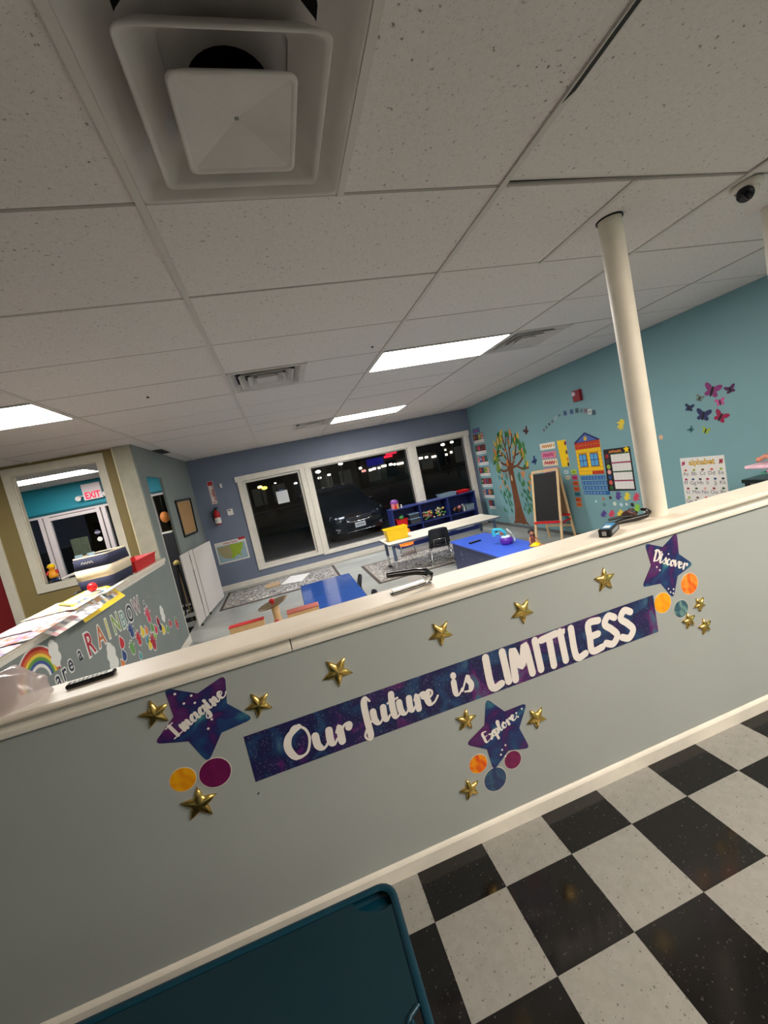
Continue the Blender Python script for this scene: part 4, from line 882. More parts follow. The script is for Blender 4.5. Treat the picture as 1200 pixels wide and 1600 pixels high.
g = G(); loft(g, [sec(13.55, .82, .74, .80, .02), sec(14.2, .72, .76, 1.38, .1), sec(15.8, .72, .76, 1.42, .1), sec(16.7, .80, .78, .86, .03)], carg); obj('cabin', g, t)
g = G(); loft(g, [sec(14.15, .66, 1.34, 1.40, .02), sec(14.5, .68, 1.36, 1.46, .03), sec(15.7, .68, 1.36, 1.47, .03)], carb); obj('roof', g, t)
for sx in (-1, 1):
    for y in (13.2, 15.9):
        g = G(); X = cx+sx*.80; g.lathe((X, y, .10), [(0, -.11), (.27, -.11), (.345, -.08), (.35, 0), (.345, .08), (.27, .11), (0, .11)], tyre, 22, (1, 0, 0)); obj('wheel', g, t)
    g = G(); g.add([(cx+sx*.50, 12.46, .50), (cx+sx*.86, 12.56, .58), (cx+sx*.88, 12.62, .47), (cx+sx*.52, 12.44, .40), (cx+sx*.50, 12.56, .50), (cx+sx*.86, 12.66, .58), (cx+sx*.88, 12.72, .47), (cx+sx*.52, 12.54, .40)], [(0,1,2,3),(3,2,1,0),(0,1,5,4),(2,3,7,6)], lamp_m)
    g.ball((cx+sx*.66, 12.50, .49), .05, mat('lamp_core', (226, 232, 236), .2, emit=(220, 230, 240), es=.6), 12); obj('headlight', g, t)
    g = G(); g.tube([(cx+sx*.78, 12.46, .16), (cx+sx*.66, 12.42, .14), (cx+sx*.60, 12.42, .09), (cx+sx*.76, 12.44, .06)], .014, chrome, 8); g.ball((cx+sx*.70, 12.46, .11), .035, lamp_m, 10); obj('fog_lamp', g, t)
    g = G(); g.ball((cx+sx*.98, 13.75, .82), .10, carb, 12, (1, .6, .8)); obj('mirror', g, t)
g = G(); g.tube([(cx-.44, 12.41, .50), (cx+.44, 12.41, .50), (cx+.40, 12.40, .33), (cx+.26, 12.39, .29), (cx-.26, 12.39, .29), (cx-.40, 12.40, .33)], .022, chrome, 8, True)
for k in range(3): g.box((cx-.41, 12.39, .345+k*.045), (cx+.41, 12.41, .362+k*.045), chrome)
g.ball((cx, 12.38, .41), .06, chrome, 12, (1.4, .3, .8)); obj('grille', g, t)
g = G(); g.box((cx-.17, 12.385, .10), (cx+.17, 12.40, .25), plate_m)
for k in range(6): g.box((cx-.135+k*.045+(.01 if k > 2 else 0), 12.382, .145), (cx-.11+k*.045+(.01 if k > 2 else 0), 12.386, .205), mat('plate_grey', (80, 84, 96), .6))
obj('number_plate', g, t)
g = G(); g.tube([(cx-.46, 12.42, -.01), (cx+.46, 12.42, -.01)], .016, chrome, 8); obj('bumper_strip', g, t)
t.location = (cx, cy, cz); t.rotation_euler = (0, 0, .12)
# strip of shops across the road, lamps, signs
brickm = mat('far_building', (92, 84, 74), .9, noise=(.5, .2)); dimw = emis('dim_window', (120, 120, 110), .10)
BY = 44
for k, (x0, x1, h, lab) in enumerate([(-18, 3.2, 5.6, 'long dim low building across the road behind the left window'), (3.8, 8.5, 6.4, 'tall dim pale fronted building with slatted windows behind the middle window'), (9.1, 30, 4.2, 'row of dark shops across the road behind the right windows')]):
    t = empty('far_building', ((x0+x1)/2, BY, -.25), label=lab, cat='building')
    g = G(); g.box((x0, BY, -.25), (x1, BY+8, h), brickm); obj('wall', g, t)
    g = G(); g.box((x0-.2, BY-.5, h), (x1+.2, BY+8, h+.35), mat('far_roof', (40, 38, 36), .9)); obj('roof', g, t)
    n = int((x1-x0)/2.1)
    for i in range(n):
        g = G(); a = x0+.5+i*2.1; g.box((a, BY-.06, .6), (a+1.3, BY-.01, 2.4), dimw if (i*7+k) % 3 else mat('dark_pane', (20, 22, 24), .2)); obj('window', g, t)
    if k == 1:
        for i in range(7): g = G(); g.box((4.9, BY-.12, .8+i*.22), (5.5, BY-.06, .88+i*.22), emis('slat_glow', (150, 150, 138), .22)); obj('slat', g, t)
def lamp_post(x, y, h, col, s, label, r=.16):
    t = empty('street_light', (x, y, -.25), label=label, cat='street light', group='street lights across the road')
    g = G(); g.cyl((x, y, -.25), (x, y, h), .07, mat('post_grey', (90, 90, 88), .6), .05, 8); obj('post', g, t)
    g = G(); g.ball((x, y, h), r, emis('lamp_glow_%d' % len(MATS), col, s), 10, (1.5, 1, .8)); obj('lamp_head', g, t)
W1 = (255, 246, 226)
lamp_post(-1.56, 36, 2.36, (255, 196, 100), 9, 'amber street light at the upper left of the left window, left one of a pair', .14)
lamp_post(-1.25, 37, 2.22, (255, 230, 60), 9, 'yellow street light at the upper left of the left window, right one of a pair', .16)
lamp_post(-.26, 36, 2.42, W1, 4, 'dim white light in the upper middle of the left window', .07)
lamp_post(1.40, 36, 2.05, W1, 6, 'white light near the upper right corner of the left window', .10)
lamp_post(3.50, 36, 2.62, W1, 8, 'white light at the upper left corner of the middle window', .16)
lamp_post(3.60, 37, 2.08, W1, 5, 'white light just below the corner one in the middle window', .12)
lamp_post(4.37, 36, 2.17, W1, 6, 'small white light right of the corner ones in the middle window', .11)
lamp_post(5.58, 36, 2.90, W1, 9, 'bright white light at the top of the middle window, left part', .14)
lamp_post(16.3, 38, 2.78, W1, 8, 'white light in the upper middle of the right window', .15)
lamp_post(17.3, 38, 2.84, W1, 8, 'white light near the top right corner of the right window', .13)
shops = [o for o in bpy.data.objects if o.name.startswith('far_building')][-1]; shops_m = [o for o in bpy.data.objects if o.name.startswith('far_building')][-2]
def far_sign(x, z, w, h, col, s, y=BY-.12):
    g = G(); g.box((x-w/2, y, z-h/2), (x+w/2, y+.10, z+h/2), emis('sign_%d' % len(MATS), col, s)); obj('lit_sign' if z > 2.4 else 'lit_window', g, shops if x > 8.8 else shops_m, bevel=.04)
far_sign(10.6, 2.62, 1.9, .8, (30, 26, 130), .6)
far_sign(12.6, 3.22, 1.3, .30, (240, 40, 70), 1.6); far_sign(12.2, 2.90, 1.0, .26, (240, 40, 70), 1.4)
for (x, z, w, s, c) in [(8.84, 2.27, .3, 5, W1), (9.15, 1.9, .5, 1.6, (230, 160, 150)), (9.9, 1.85, .35, 5, W1), (10.35, 1.9, .4, 5, (255, 220, 210)), (10.9, 1.88, .3, 4, W1), (11.5, 1.97, .6, 3, W1), (12.3, 1.98, .4, 4, W1), (12.75, 1.9, .3, 3, W1), (13.4, 1.86, .8, 3, W1), (15.9, 1.96, .5, 3.5, W1), (16.6, 1.93, .4, 3, W1), (17.5, 1.82, .6, 2.5, W1), (19.0, 1.75, .4, 3, W1), (19.0, 2.3, .35, 1.2, W1), (19.7, 1.9, .3, 3, W1)]:
    far_sign(x, z, w, .24, c, s)
g = G(); g.box((-10, 30, .42), (26, 30.12, .5), mat('guard_rail', (120, 118, 112), .6)); 
for i in range(13): g.box((-9.5+i*2.9, 30.02, -.25), (-9.38+i*2.9, 30.1, .44), mat('guard_rail', (120, 118, 112), .6))
tag(obj('guard_rail', g), 'long pale guard rail beyond the parked car, across the middle window', 'rail')

# added fill lights outside above the windows, unseen, to brighten the parked car
for x in (-.3, 1.9, 4.2):
    t = empty('car_fill_light', (x, YB+1.3, 3.02), label='square fill light added outside over the %s window, out of the picture' % ('left' if x < 0 else 'middle' if x < 3 else 'right'), cat='outdoor light', group='added fill lights over the windows')
    g = G(); g.box((x-.2, YB+1.1, 3.02), (x+.2, YB+1.5, 3.08), black); obj('housing', g, t); g = G(); g.box((x-.17, YB+1.13, 3.012), (x+.17, YB+1.47, 3.02), emis('car_fill_glow', (240, 244, 255), 240)); obj('lens', g, t)
g = G(); g.box((-6, YB+.14, 3.08), (8, YB+2.0, 3.16), mat('soffit', (120, 116, 108), .8)); struct('canopy', g)
# ================================================================== TEAL WALL
def T(y): return -y
def trect(g, y0, z0, y1, z1, n0, n1, m, side=None):      # y0 = left edge as seen, y1 = right edge
    g.rect(TW, -y0, z0, -y1, z1, n0, n1, m, side); return g
def squig(g, fr, u0, u1, v, h, n, m, w=.006, k=None):
    """unreadable print: a wavy line"""
    k = k or max(3, int(abs(u1-u0)/(h*.55))); pts = [(u0+(u1-u0)*i/k, v+(h/2 if i % 2 else -h/2)*random.uniform(.6, 1)) for i in range(k+1)]
    g.stroke(fr, pts, w, n, m, True)
# pocket chart of photo cards
pics = [mat('pic_%d' % i, c, .5) for i, c in enumerate([(150, 40, 46), (200, 90, 80), (60, 60, 66), (40, 90, 50), (140, 170, 60), (170, 40, 90), (220, 160, 150), (110, 70, 60), (40, 80, 130)])]
t = empty('photo_chart', (XR, 8.1, .42), label='tall chart of small photo cards with white name strips near the room corner', cat='wall chart')
g = G(); trect(g, 8.33, 2.02, 8.0, 2.13, 0, .003, mat('chart_header', (70, 110, 160), .6)); squig(g, TW, -8.28, -8.05, 2.07, .05, .0035, pics[5], .014); obj('header', g, t)
for r in range(7):
    z = 1.90-r*.245; y0 = 8.35; y1 = 7.90 if r < 6 else 7.95
    if r == 6: y0 = 8.18
    g = G(); trect(g, y0, z-.03, y1, z+.10, 0, .003, mat('card_back', (40, 22, 28), .5)); n = 4 if r < 6 else 2; obj('picture_row', g, t)
    for i in range(n):
        a = y0-(y0-y1)*(i+.08)/n; b = y0-(y0-y1)*(i+.92)/n
        c = G(); trect(c, a, z-.022, b, z+.092, .003, .0045, pics[(r*3+i*2) % 9]); c.disc(TW, -(a+b)/2, z+.04, .026, .0045, .0055, pics[(r*5+i+4) % 9], 8); obj('photo_card', c, t)
        c = G(); trect(c, a+.01, z-.095, b-.01, z-.035, 0, .004, paper_m); squig(c, TW, -a+.01, -b-.01, z-.065, .025, .0045, black, .006); obj('name_card', c, t)
# the tree
t = empty('tree_sticker', (XR, 7.0, .06), label='large brown tree wall sticker with green and orange leaves and forest animals', cat='wall sticker')
bark = mat('tree_bark', (112, 66, 38), .7, noise=(9, .12)); barkd = mat('twig_dark', (72, 46, 42), .7)
g = G(); g.poly(TW, [(-7.26, .12), (-7.32, .065), (-7.06, .085), (-6.98, .065), (-6.90, .085), (-6.76, .06), (-6.86, .14), (-6.93, .34), (-6.98, .7), (-7.0, 1.0), (-7.0, 1.16), (-6.94, 1.24), (-7.05, 1.30), (-7.14, 1.26), (-7.22, 1.30), (-7.18, 1.15), (-7.17, 1.0), (-7.17, .7), (-7.18, .4)], 0, .002, bark); obj('trunk', g, t)
B = []
for a in [[(-7.1, 1.22), (-7.2, 1.42), (-7.38, 1.55), (-7.5, 1.68)], [(-7.08, 1.22), (-7.12, 1.48), (-7.16, 1.7), (-7.2, 1.86)], [(-7.05, 1.25), (-7.02, 1.5), (-7.0, 1.7), (-6.95, 1.84)], [(-7.02, 1.22), (-6.9, 1.36), (-6.8, 1.52), (-6.74, 1.7)],
          [(-6.98, 1.20), (-6.8, 1.24), (-6.62, 1.36), (-6.5, 1.48)], [(-6.85, 1.22), (-6.7, 1.16), (-6.5, 1.17)], [(-7.15, 1.24), (-7.35, 1.30), (-7.5, 1.42), (-7.62, 1.46)], [(-7.18, 1.16), (-7.35, 1.14), (-7.5, 1.2)], [(-7.25, 1.46), (-7.42, 1.46), (-7.6, 1.56)],
          [(-7.12, 1.5), (-7.3, 1.66), (-7.36, 1.8)], [(-7.0, 1.55), (-6.9, 1.66), (-6.84, 1.82)], [(-6.85, 1.42), (-6.7, 1.46), (-6.6, 1.58)], [(-7.14, 1.6), (-7.08, 1.72), (-7.06, 1.84)]]:
    g = G(); g.stroke(TW, a, .045 if a[0][1] < 1.3 else .028, .0022, bark if a[0][1] < 1.26 else barkd, True); obj('branch', g, t)
lc = [mat('leaf_green', (60, 120, 62), .6), mat('leaf_deep', (40, 98, 58), .6), mat('leaf_lime', (120, 150, 62), .6), mat('leaf_orange', (214, 130, 58), .6), mat('leaf_ochre', (206, 168, 62), .6), mat('leaf_teal', (60, 120, 96), .6)]
rl = random.Random(3)
def leaf(y, z, s, rot, m, n=.0032):
    g = G(); c, d = math.cos(rot), math.sin(rot); P = [(0, -1), (.4, -.45), (.45, .1), (.25, .6), (0, 1), (-.25, .6), (-.45, .1), (-.4, -.45)]
    g.poly(TW, [(-y+(a*c-b*d)*s, z+(a*d+b*c)*s) for a, b in P], n-.001, n, m); obj('leaf', g, t)
for i in range(56):
    a = rl.uniform(-.45, PI+.45); r = rl.uniform(.42, .60); y = 7.06-math.cos(a)*r*.98; z = 1.36+math.sin(a)*r*.92
    leaf(y, z, rl.uniform(.068, .085), rl.uniform(-.7, .7), lc[rl.choice((0, 0, 1, 1, 0, 2, 3, 4))], .0032+i*1e-5)
for i in range(18): leaf(rl.uniform(6.75, 7.35), rl.uniform(1.42, 1.72), .042, rl.uniform(-.7, .7), lc[rl.choice((0, 2, 3, 4))], .0045+i*1e-5)
k = 0
for side, (ya, yb) in (('l', (7.62, 7.24)), ('r', (6.88, 6.30))):
    for i in range(34 if side == 'l' else 52):
        y = rl.uniform(yb, ya); z = rl.uniform(.30, 1.10)
        leaf(y, z, .058, .35, lc[rl.choice((0, 1, 5, 5, 0, 3 if z > .75 else 1))], .002+i*1e-5)
for y, z, s, c, lab in [(7.36, 1.74, .07, (196, 150, 100), 'brown owl'), (6.92, 1.33, .05, (130, 110, 90), 'grey squirrel'), (7.42, 1.26, .06, (190, 190, 186), 'white bird'), (7.10, .98, .045, (214, 190, 160), 'pale creature in the trunk hollow'), (7.16, 1.28, .05, (210, 130, 60), 'orange bird')]:
    g = G(); m = mat('animal_%d_%d' % (c[0], c[2]), c, .6); g.disc(TW, -y, z, s*.55, .003, .006, m, 14, s); g.disc(TW, -y, z+s*1.1, s*.5, .003, .0065, m, 12); g.disc(TW, -y-s*.18, z+s*1.15, s*.13, .0065, .007, black, 8); g.disc(TW, -y+s*.18, z+s*1.15, s*.13, .0065, .007, black, 8); obj('animal', g, t, label=lab)
g = G()
for i in range(26): y = rl.uniform(6.45, 7.65); z = rl.uniform(.10, .26); g.disc(TW, -y, z, .012, .001, .0018+i*1e-5, mat('flower_dull', (150, 140, 140), .7), 8, .03)
obj('ground_flowers', g, t)['kind'] = 'stuff'
def bird(y, z, s, c, label, rot=0, name='bird_sticker', grp='small flying stickers'):
    g = G(); m = mat('bird_%d_%d_%d' % c, c, .6); q = rot
    for a, L, w in ((.7, 1.0, .42), (2.44, 1.0, .42), (-.6, .7, .38), (-2.54, .7, .38)):
        d = a+q; g.disc(TW, -y+math.cos(d)*s*.5*L, z+math.sin(d)*s*.5*L, s*.5*L, .0005, .002+a*1e-4, m, 12, s*w*.6, d)
    g.disc(TW, -y, z, s*.12, .002, .0035, black, 10, s*.5, q); tag(obj(name, g), label, 'wall sticker', grp)
bird(6.38, 1.81, .10, (90, 50, 56), 'small dark red and black bird sticker above the tree, right of its crown', .5)
bird(6.28, 1.27, .10, (40, 70, 120), 'small blue bird sticker between the tree and the word cards', .9)
# four word cards
for z, bg, ink, lab, w in [(1.49, (232, 226, 214), (214, 140, 20), 'yellow and white word card, topmost of four stacked above the easel', 0), (1.345, (214, 130, 160), (180, 60, 110), 'pink word card, second of four stacked above the easel', 0),
                        (1.215, (232, 214, 190), (176, 30, 44), 'white and red word card, third of four stacked above the easel', 0), (1.075, (226, 210, 160), (60, 70, 120), 'multicoloured word card, lowest of four stacked above the easel', 0)]:
    g = G(); trect(g, 6.07, z-.055, 5.69, z+.055, 0, .003, mat('card_%d' % bg[2], bg, .6)); squig(g, TW, -6.02, -5.76, z, .05, .0036, mat('ink_%d_%d' % (ink[0], ink[2]), ink, .6), .022, 9); g.disc(TW, -5.72, z, .02, .003, .004, MATS['leaf_ochre'], 8)
    tag(obj('word_card', g), lab, 'card', 'word cards above the easel')
t = empty('yellow_chart', (XR, 5.52, 1.13), label='tall narrow bright yellow chart right of the word cards', cat='wall chart')
g = G(); g.poly(TW, [(-5.625, 1.545), (-5.43, 1.545), (-5.42, 1.13), (-5.60, 1.125)], 0, .003, mat('chart_yellow', (244, 206, 24), .5), mat('chart_edge', (226, 226, 220), .6)); obj('sheet', g, t)
g = G()
for i, z in enumerate((1.49, 1.35, 1.24, 1.16)): g.disc(TW, -5.445, z, .022, .003, .0045, [pics[0], pics[7], MATS['leaf_orange'], pics[2]][i], 10, .035)
obj('border_figures', g, t)['kind'] = 'stuff'
# house calendar
t = empty('house_calendar', (XR, 5.0, .66), label='house shaped calendar chart with yellow bricks, red roof row and blue date strips', cat='wall chart')
hy = mat('house_yellow', (240, 196, 30), .5); hr = mat('house_red', (190, 44, 34), .5); hb = mat('house_blue', (70, 100, 170), .5); hn = mat('house_navy', (30, 42, 92), .5); hw = mat('window_blue', (90, 160, 214), .4); mort = mat('house_mortar', (196, 140, 20), .6); mortr = mat('house_mortar_red', (130, 24, 20), .6)
g = G(); g.poly(TW, [(-5.25, .975), (-4.755, .985), (-4.75, 1.47), (-5.245, 1.47)], 0, .003, mort, bord); obj('wall_sheet', g, t)
rows = 9; 
for r in range(rows):
    z0 = .98+r*(.49/rows); top = r >= rows-2
    g = G()
    for c in range(9):
        y0 = 5.24-c*(.485/9); yy1 = y0-.485/9+.006
        if 2 <= r <= 5 and (5.20 > (y0+yy1)/2 > 5.04 or 4.98 > (y0+yy1)/2 > 4.82): continue
        m_ = hr if (top or (r == 0 and c >= 5)) else hy
        trect(g, y0, z0+.003, yy1, z0+.49/rows-.003, .003, .0045, m_)
    obj('brick_row', g, t)['kind'] = 'stuff'
for y0, y1 in ((5.195, 5.045), (4.975, 4.825)):
    g = G(); trect(g, y0, 1.10, y1, 1.285, .003, .005, hn)
    for a in (0, 1):
        for b in (0, 1): trect(g, y0-.008-a*.07, 1.107+b*.09, y0-.068-a*.074, 1.187+b*.09, .005, .006, hw)
    obj('window', g, t)
g = G(); g.poly(TW, [(-5.27, 1.46), (-4.735, 1.465), (-5.01, 1.60)], .003, .005, hn); g.poly(TW, [(-5.20, 1.468), (-4.80, 1.47), (-5.01, 1.575)], .005, .006, hb); g.disc(TW, -5.01, 1.51, .032, .006, .008, MATS['leaf_ochre'], 16); obj('gable', g, t)
for r in range(4):
    z = .93-r*.073; y0 = 5.225-.004*r; y1 = 4.75-.012*r
    g = G(); trect(g, y0, z-.028, y1, z+.028, 0, .003, mat('strip_blue', (40, 100, 160), .5)); obj('date_strip', g, t)
    for i in range(8 if r < 3 else 7):
        w = (y0-y1)/8; s = str(r*8+i+1); c = G(); c.text(TW, s, -(y0-w*(i+.5)), z-.016, .042, .0036, mat('date_pale', (190, 216, 236), .5), 0, xs=.8); obj('date_number', c, t)
# reward chart, mostly behind the column
t = empty('reward_chart', (XR, 4.48, .73), label='dark bordered chart with four white panels beside the column, yellow star at its corner', cat='wall chart')
g = G(); g.poly(TW, [(-4.735, .735), (-4.275, .745), (-4.275, 1.315), (-4.715, 1.315)], 0, .003, mat('chart_black', (30, 26, 30), .5)); obj('sheet', g, t)
for r in range(4):
    z0 = .765+(3-r)*.122
    g = G(); trect(g, 4.60, z0, 4.295, z0+.104, .003, .0045, paper_m)
    for q in range(1, 5): trect(g, 4.60-q*.061+.001, z0, 4.60-q*.061-.001, z0+.104, .0045, .005, mat('faint_rule', (186, 186, 184), .7))
    obj('panel', g, t); g = G(); trect(g, 4.61, z0+.106, 4.29, z0+.118, .003, .0045, pics[5] if r % 2 else pics[3]); obj('divider_strip', g, t)
for i in range(7): g = G(); g.disc(TW, -4.665, 1.22-i*.073, .032, .003, .0045, pics[(i*2) % 9], 12); obj('side_picture', g, t)
g = G(); g.poly(TW, [(-4.33+math.cos(PI/2+i*PI/5)*(.05 if i % 2 == 0 else .024), 1.285+math.sin(PI/2+i*PI/5)*(.05 if i % 2 == 0 else .024)) for i in range(10)], .0045, .006, yel); obj('corner_star', g, t)
g = G(); squig(g, TW, -4.62, -4.42, 1.275, .03, .0045, MATS['leaf_orange'], .012); obj('title', g, t)
# small labels column
for z, c, lab in [(1.035, (170, 196, 60), 'lime green'), (.945, (214, 70, 120), 'pink'), (.855, (226, 96, 40), 'orange red'), (.765, (190, 36, 40), 'red'), (.685, (60, 120, 140), 'teal'), (.600, (226, 150, 40), 'amber'), (.520, (230, 120, 50), 'orange')]:
    g = G(); trect(g, 5.415, z-.033, 5.30, z+.033, 0, .0025, mat('label_%d' % c[2], c, .6)); squig(g, TW, -5.40, -5.32, z, .02, .003, black, .006)
    tag(obj('label_card', g), 'small %s label card in the column right of the easel' % lab, 'card', 'small colour labels by the easel')
for y, z, c, lab in [(5.53, 1.04, (190, 214, 222), 'pale blue oval'), (5.51, .95, (216, 206, 176), 'cream')]:
    g = G(); g.disc(TW, -y, z, .055, 0, .0025, mat('label_o%d' % c[2], c, .6), 18, .03); squig(g, TW, -y-.035, -y+.035, z, .015, .003, black, .005); tag(obj('label_card', g), 'small %s label card at the top right corner of the easel' % lab, 'card', 'small colour labels by the easel')
# hand prints
for y, z, c, rot, lab in [(4.585, .650, 'purple', -.3, 'purple hand print left of the upper row under the reward chart'), (4.445, .645, 'yellow', -.6, 'yellow hand print in the upper row under the reward chart'), (4.305, .640, 'pink', -.7, 'pink hand print touching the column, upper row'),
                        (4.905, .385, 'purple', -.9, 'purple hand print, leftmost of the lower row'), (4.755, .395, 'pink', -.8, 'pink hand print in the lower row'), (4.605, .410, 'yellow', -.9, 'yellow hand print in the lower row'), (4.455, .440, 'blue', -1.0, 'blue hand print in the lower row'), (4.315, .490, 'lime', -.5, 'lime hand print touching the column, lower row')]:
    g = G(); hand(g, TW, -y, z, .095, 0, .002, mat('paint_'+c, CN[c], .6), rot); tag(obj('hand_print', g), lab, 'wall sticker', 'hand prints beside the column')
for y, z, r, c, lab in [(5.0, .58, .02, (170, 220, 224), 'pale blue drop'), (4.85, .62, .022, (190, 110, 80), 'small rust mark'), (4.72, .64, .025, (60, 60, 56), 'small dark round sticker'), (4.85, .535, .028, (90, 130, 130), 'small ring shaped sticker'), (4.66, .555, .030, (200, 214, 196), 'small pale green round sticker'), (4.55, .545, .026, (186, 216, 220), 'small pale blue round sticker'), (4.46, .555, .018, (230, 226, 220), 'tiny white sticker'), (4.37, .55, .028, (40, 44, 46), 'small black and white sticker')]:
    g = G(); g.disc(TW, -y, z, r, 0, .002, mat('dot_%d_%d' % (c[0], c[1]), c, .6), 12); tag(obj('dot_sticker', g), lab + ' between the hand print rows', 'wall sticker', 'small dots between the hand prints')
g = G(); hand(g, TW, -4.345, 1.63, .11, 0, .002, mat('paint_yellow', CN['yellow'], .6), 2.6); tag(obj('hand_print', g), 'yellow orange hand shaped sticker high up, left edge of the column', 'wall sticker')
g = G(); g.disc(TW, -3.83, 1.375, .028, 0, .002, mat('dot_peach', (220, 180, 150), .6), 14); tag(obj('dot_sticker', g), 'small peach round sticker on the teal wall just right of the column', 'wall sticker')
# arched word and alarm
AR = [(5.895, 1.757), (5.82, 1.795), (5.74, 1.83), (5.66, 1.862), (5.57, 1.90), (5.47, 1.925), (5.34, 1.935), (5.20, 1.930), (5.09, 1.925), (5.0, 1.908), (4.92, 1.890), (4.85, 1.865), (4.78, 1.84)]
for i, (y, z) in enumerate(AR):
    big = i >= 6; col = [(130, 120, 130), (96, 120, 126), (70, 100, 110), (130, 120, 130), (190, 200, 200), (110, 140, 150), (70, 100, 140), (200, 206, 140), (60, 80, 110), (90, 110, 150), (206, 206, 130), (196, 206, 196), (50, 80, 110)][i]
    g = G(); s = .035 if big else .022; g.rect(TW, -y-s, z-s, -y+s, z+s, 0, .002, mat('arch_%d' % col[2], col, .6)); squig(g, TW, -y-s*.5, -y+s*.5, z, s, .0026, mat('letter_%d_%d_%d' % dk, dk, .6), .008, 2)
    tag(obj('letter_tile', g), ['lowest faint tile of the arched word', 'second lowest faint tile of the arched word', 'third lowest faint tile of the arched word', 'fourth lowest faint tile of the arched word', 'pale fifth tile going up the arched word', 'greyish tile where the arched word begins to level out', 'dark blue tile starting the level top of the arched word', 'lime yellow tile near the start of the arched top', 'navy tile directly below the fire alarm', 'blue tile right of the navy one below the alarm', 'yellow tile in the right half of the arched word', 'pale grey green tile next to last in the arched word', 'dark blue last tile at the right end of the arched word'][i], 'letter', 'letter tiles of the arched word')
t = empty('fire_alarm', (XR, 5.01, 2.045), label='dark red fire alarm box with a white strobe high on the teal wall', cat='alarm')
g = G(); trect(g, 5.075, 2.05, 4.94, 2.205, 0, .05, mat('alarm_red', (130, 16, 30), .4)); obj('housing', g, t, bevel=.008)
g = G(); trect(g, 5.06, 2.135, 5.01, 2.185, .05, .07, mat('strobe', (220, 200, 206), .3)); obj('strobe_lens', g, t, bevel=.008)
# butterflies
for y, z, s, c, rot, lab in [(3.205, 1.76, .11, (130, 50, 110), -.4, 'largest plum butterfly sticker at the top of the swarm'), (3.035, 1.735, .065, (80, 30, 80), .2, 'small dark purple butterfly at the upper right of the swarm'), (3.335, 1.715, .055, (110, 120, 110), -.5, 'small grey white butterfly left of the largest one'),
                         (3.14, 1.635, .06, (190, 80, 140), .1, 'small bright pink butterfly in the middle of the swarm'), (3.455, 1.64, .065, (30, 46, 80), -.3, 'small navy butterfly farthest left in the swarm'), (3.32, 1.535, .10, (40, 44, 90), -.3, 'large navy swallow tailed butterfly in the swarm'),
                         (3.155, 1.49, .09, (150, 24, 70), -.6, 'crimson butterfly at the right of the swallow tailed one'), (3.465, 1.41, .045, (50, 100, 110), .6, 'small dark teal butterfly at the lower left'), (3.315, 1.375, .055, (150, 170, 50), -.5, 'small lime green butterfly at the bottom of the swarm')]:
    bird(y, z, s, c, lab, rot, 'butterfly_sticker', 'butterfly stickers on the teal wall')
# alphabet poster
t = empty('alphabet_poster', (XR, 3.4, .45), label='white alphabet poster with a yellow title on the teal wall right of the column', cat='poster')
g = G(); trect(g, 3.635, .45, 3.165, 1.11, 0, .003, paper_m); obj('sheet', g, t)
ink = mat('poster_ink', (84, 78, 92), .6)
g = G(); g.text(TW, 'alphabet', -3.40, 1.028, .085, .0036, black, .0, bold=.035, xs=.95); g.text(TW, 'alphabet', -3.40, 1.028, .085, .0044, mat('title_yellow', (244, 190, 30), .5), .0, bold=.005, xs=.95); obj('title', g, t)
for y, c in ((3.60, pics[5]), (3.20, pics[0])): g = G(); squig(g, TW, -y-.015, -y+.015, 1.05, .05, .004, c, .012, 3); obj('title_figure', g, t)
for r, row in enumerate([['Aa', 'Bb', 'Cc', 'Dd', 'Ee'], ['Ff', 'Gg', 'Hh', 'Ii', 'Jj', 'Kk'], ['Ll', 'Mm', 'Nn', 'Oo', 'Pp'], ['Qq', 'Rr', 'Ss', 'Tt', 'Uu'], ['Vv', 'Ww', 'Xx', 'Yy', 'Zz']]):
    n = len(row); z = .925-r*.103
    for i, s in enumerate(row):
        y = 3.635-.47*(i+.5)/n
        g = G(); g.text(TW, s, -y, z-.012, .058, .0036, ink); obj('letter_pair', g, t)
        g = G(); g.disc(TW, -y+.004, z+.046, .016, .003, .004, pics[(r*4+i*3+1) % 9], 9, .012); obj('letter_picture', g, t)
# counter with baby doll things at the right edge
t = empty('toy_counter', (4.02, 2.45, 0), label='grey cupboard with a black top against the teal wall at the right edge', cat='cupboard')
g = G(); g.box((3.78, 2.05, 0), (4.30, 2.60, .93), mat('cupboard_grey', (150, 148, 142), .6)); obj('body', g, t, bevel=.004)
g = G(); g.box((3.75, 2.0, .93), (4.31, 2.63, .962), mat('dark_green_black', (16, 30, 28), .25)); obj('counter_top', g, t, bevel=.004)
g = G(); g.box((3.765, 2.585, 0), (3.795, 2.615, .93), black); obj('corner_post', g, t)
bin_('green_basin', 3.80, 4.10, 2.12, 2.50, .9635, 1.01, mat('mint_plastic', (90, 170, 140), .4), 'mint green shallow basin on the black topped cupboard', 'basin', taper=.7)
pinkc = mat('pink_cloth', (226, 130, 170), .8); palep = mat('pale_pink_cloth', (230, 190, 204), .85, noise=(25, .15)); greyc = mat('grey_cloth', (168, 156, 152), .85)
g = G(); g.box((3.78, 1.98, 1.012), (4.12, 2.46, 1.036), pinkc, Matrix.Rotation(.1, 3, 'Z')); tag(obj('pink_blanket', g, bevel=.008), 'bright pink folded cloth lying on the mint basin', 'cloth')
g = G(); g.box((3.78, 2.08, 1.040), (4.14, 2.62, 1.072), palep, Matrix.Rotation(-.05, 3, 'Z')); tag(obj('pale_blanket', g, bevel=.012), 'pale pink patterned folded blanket on the bright pink cloth', 'cloth')
t = empty('baby_doll', (3.92, 2.36, 1.073), label='baby doll in grey clothes lying on the pale pink blanket at the right edge', cat='doll')
sk = mat('baby_skin', (206, 140, 116), .5)
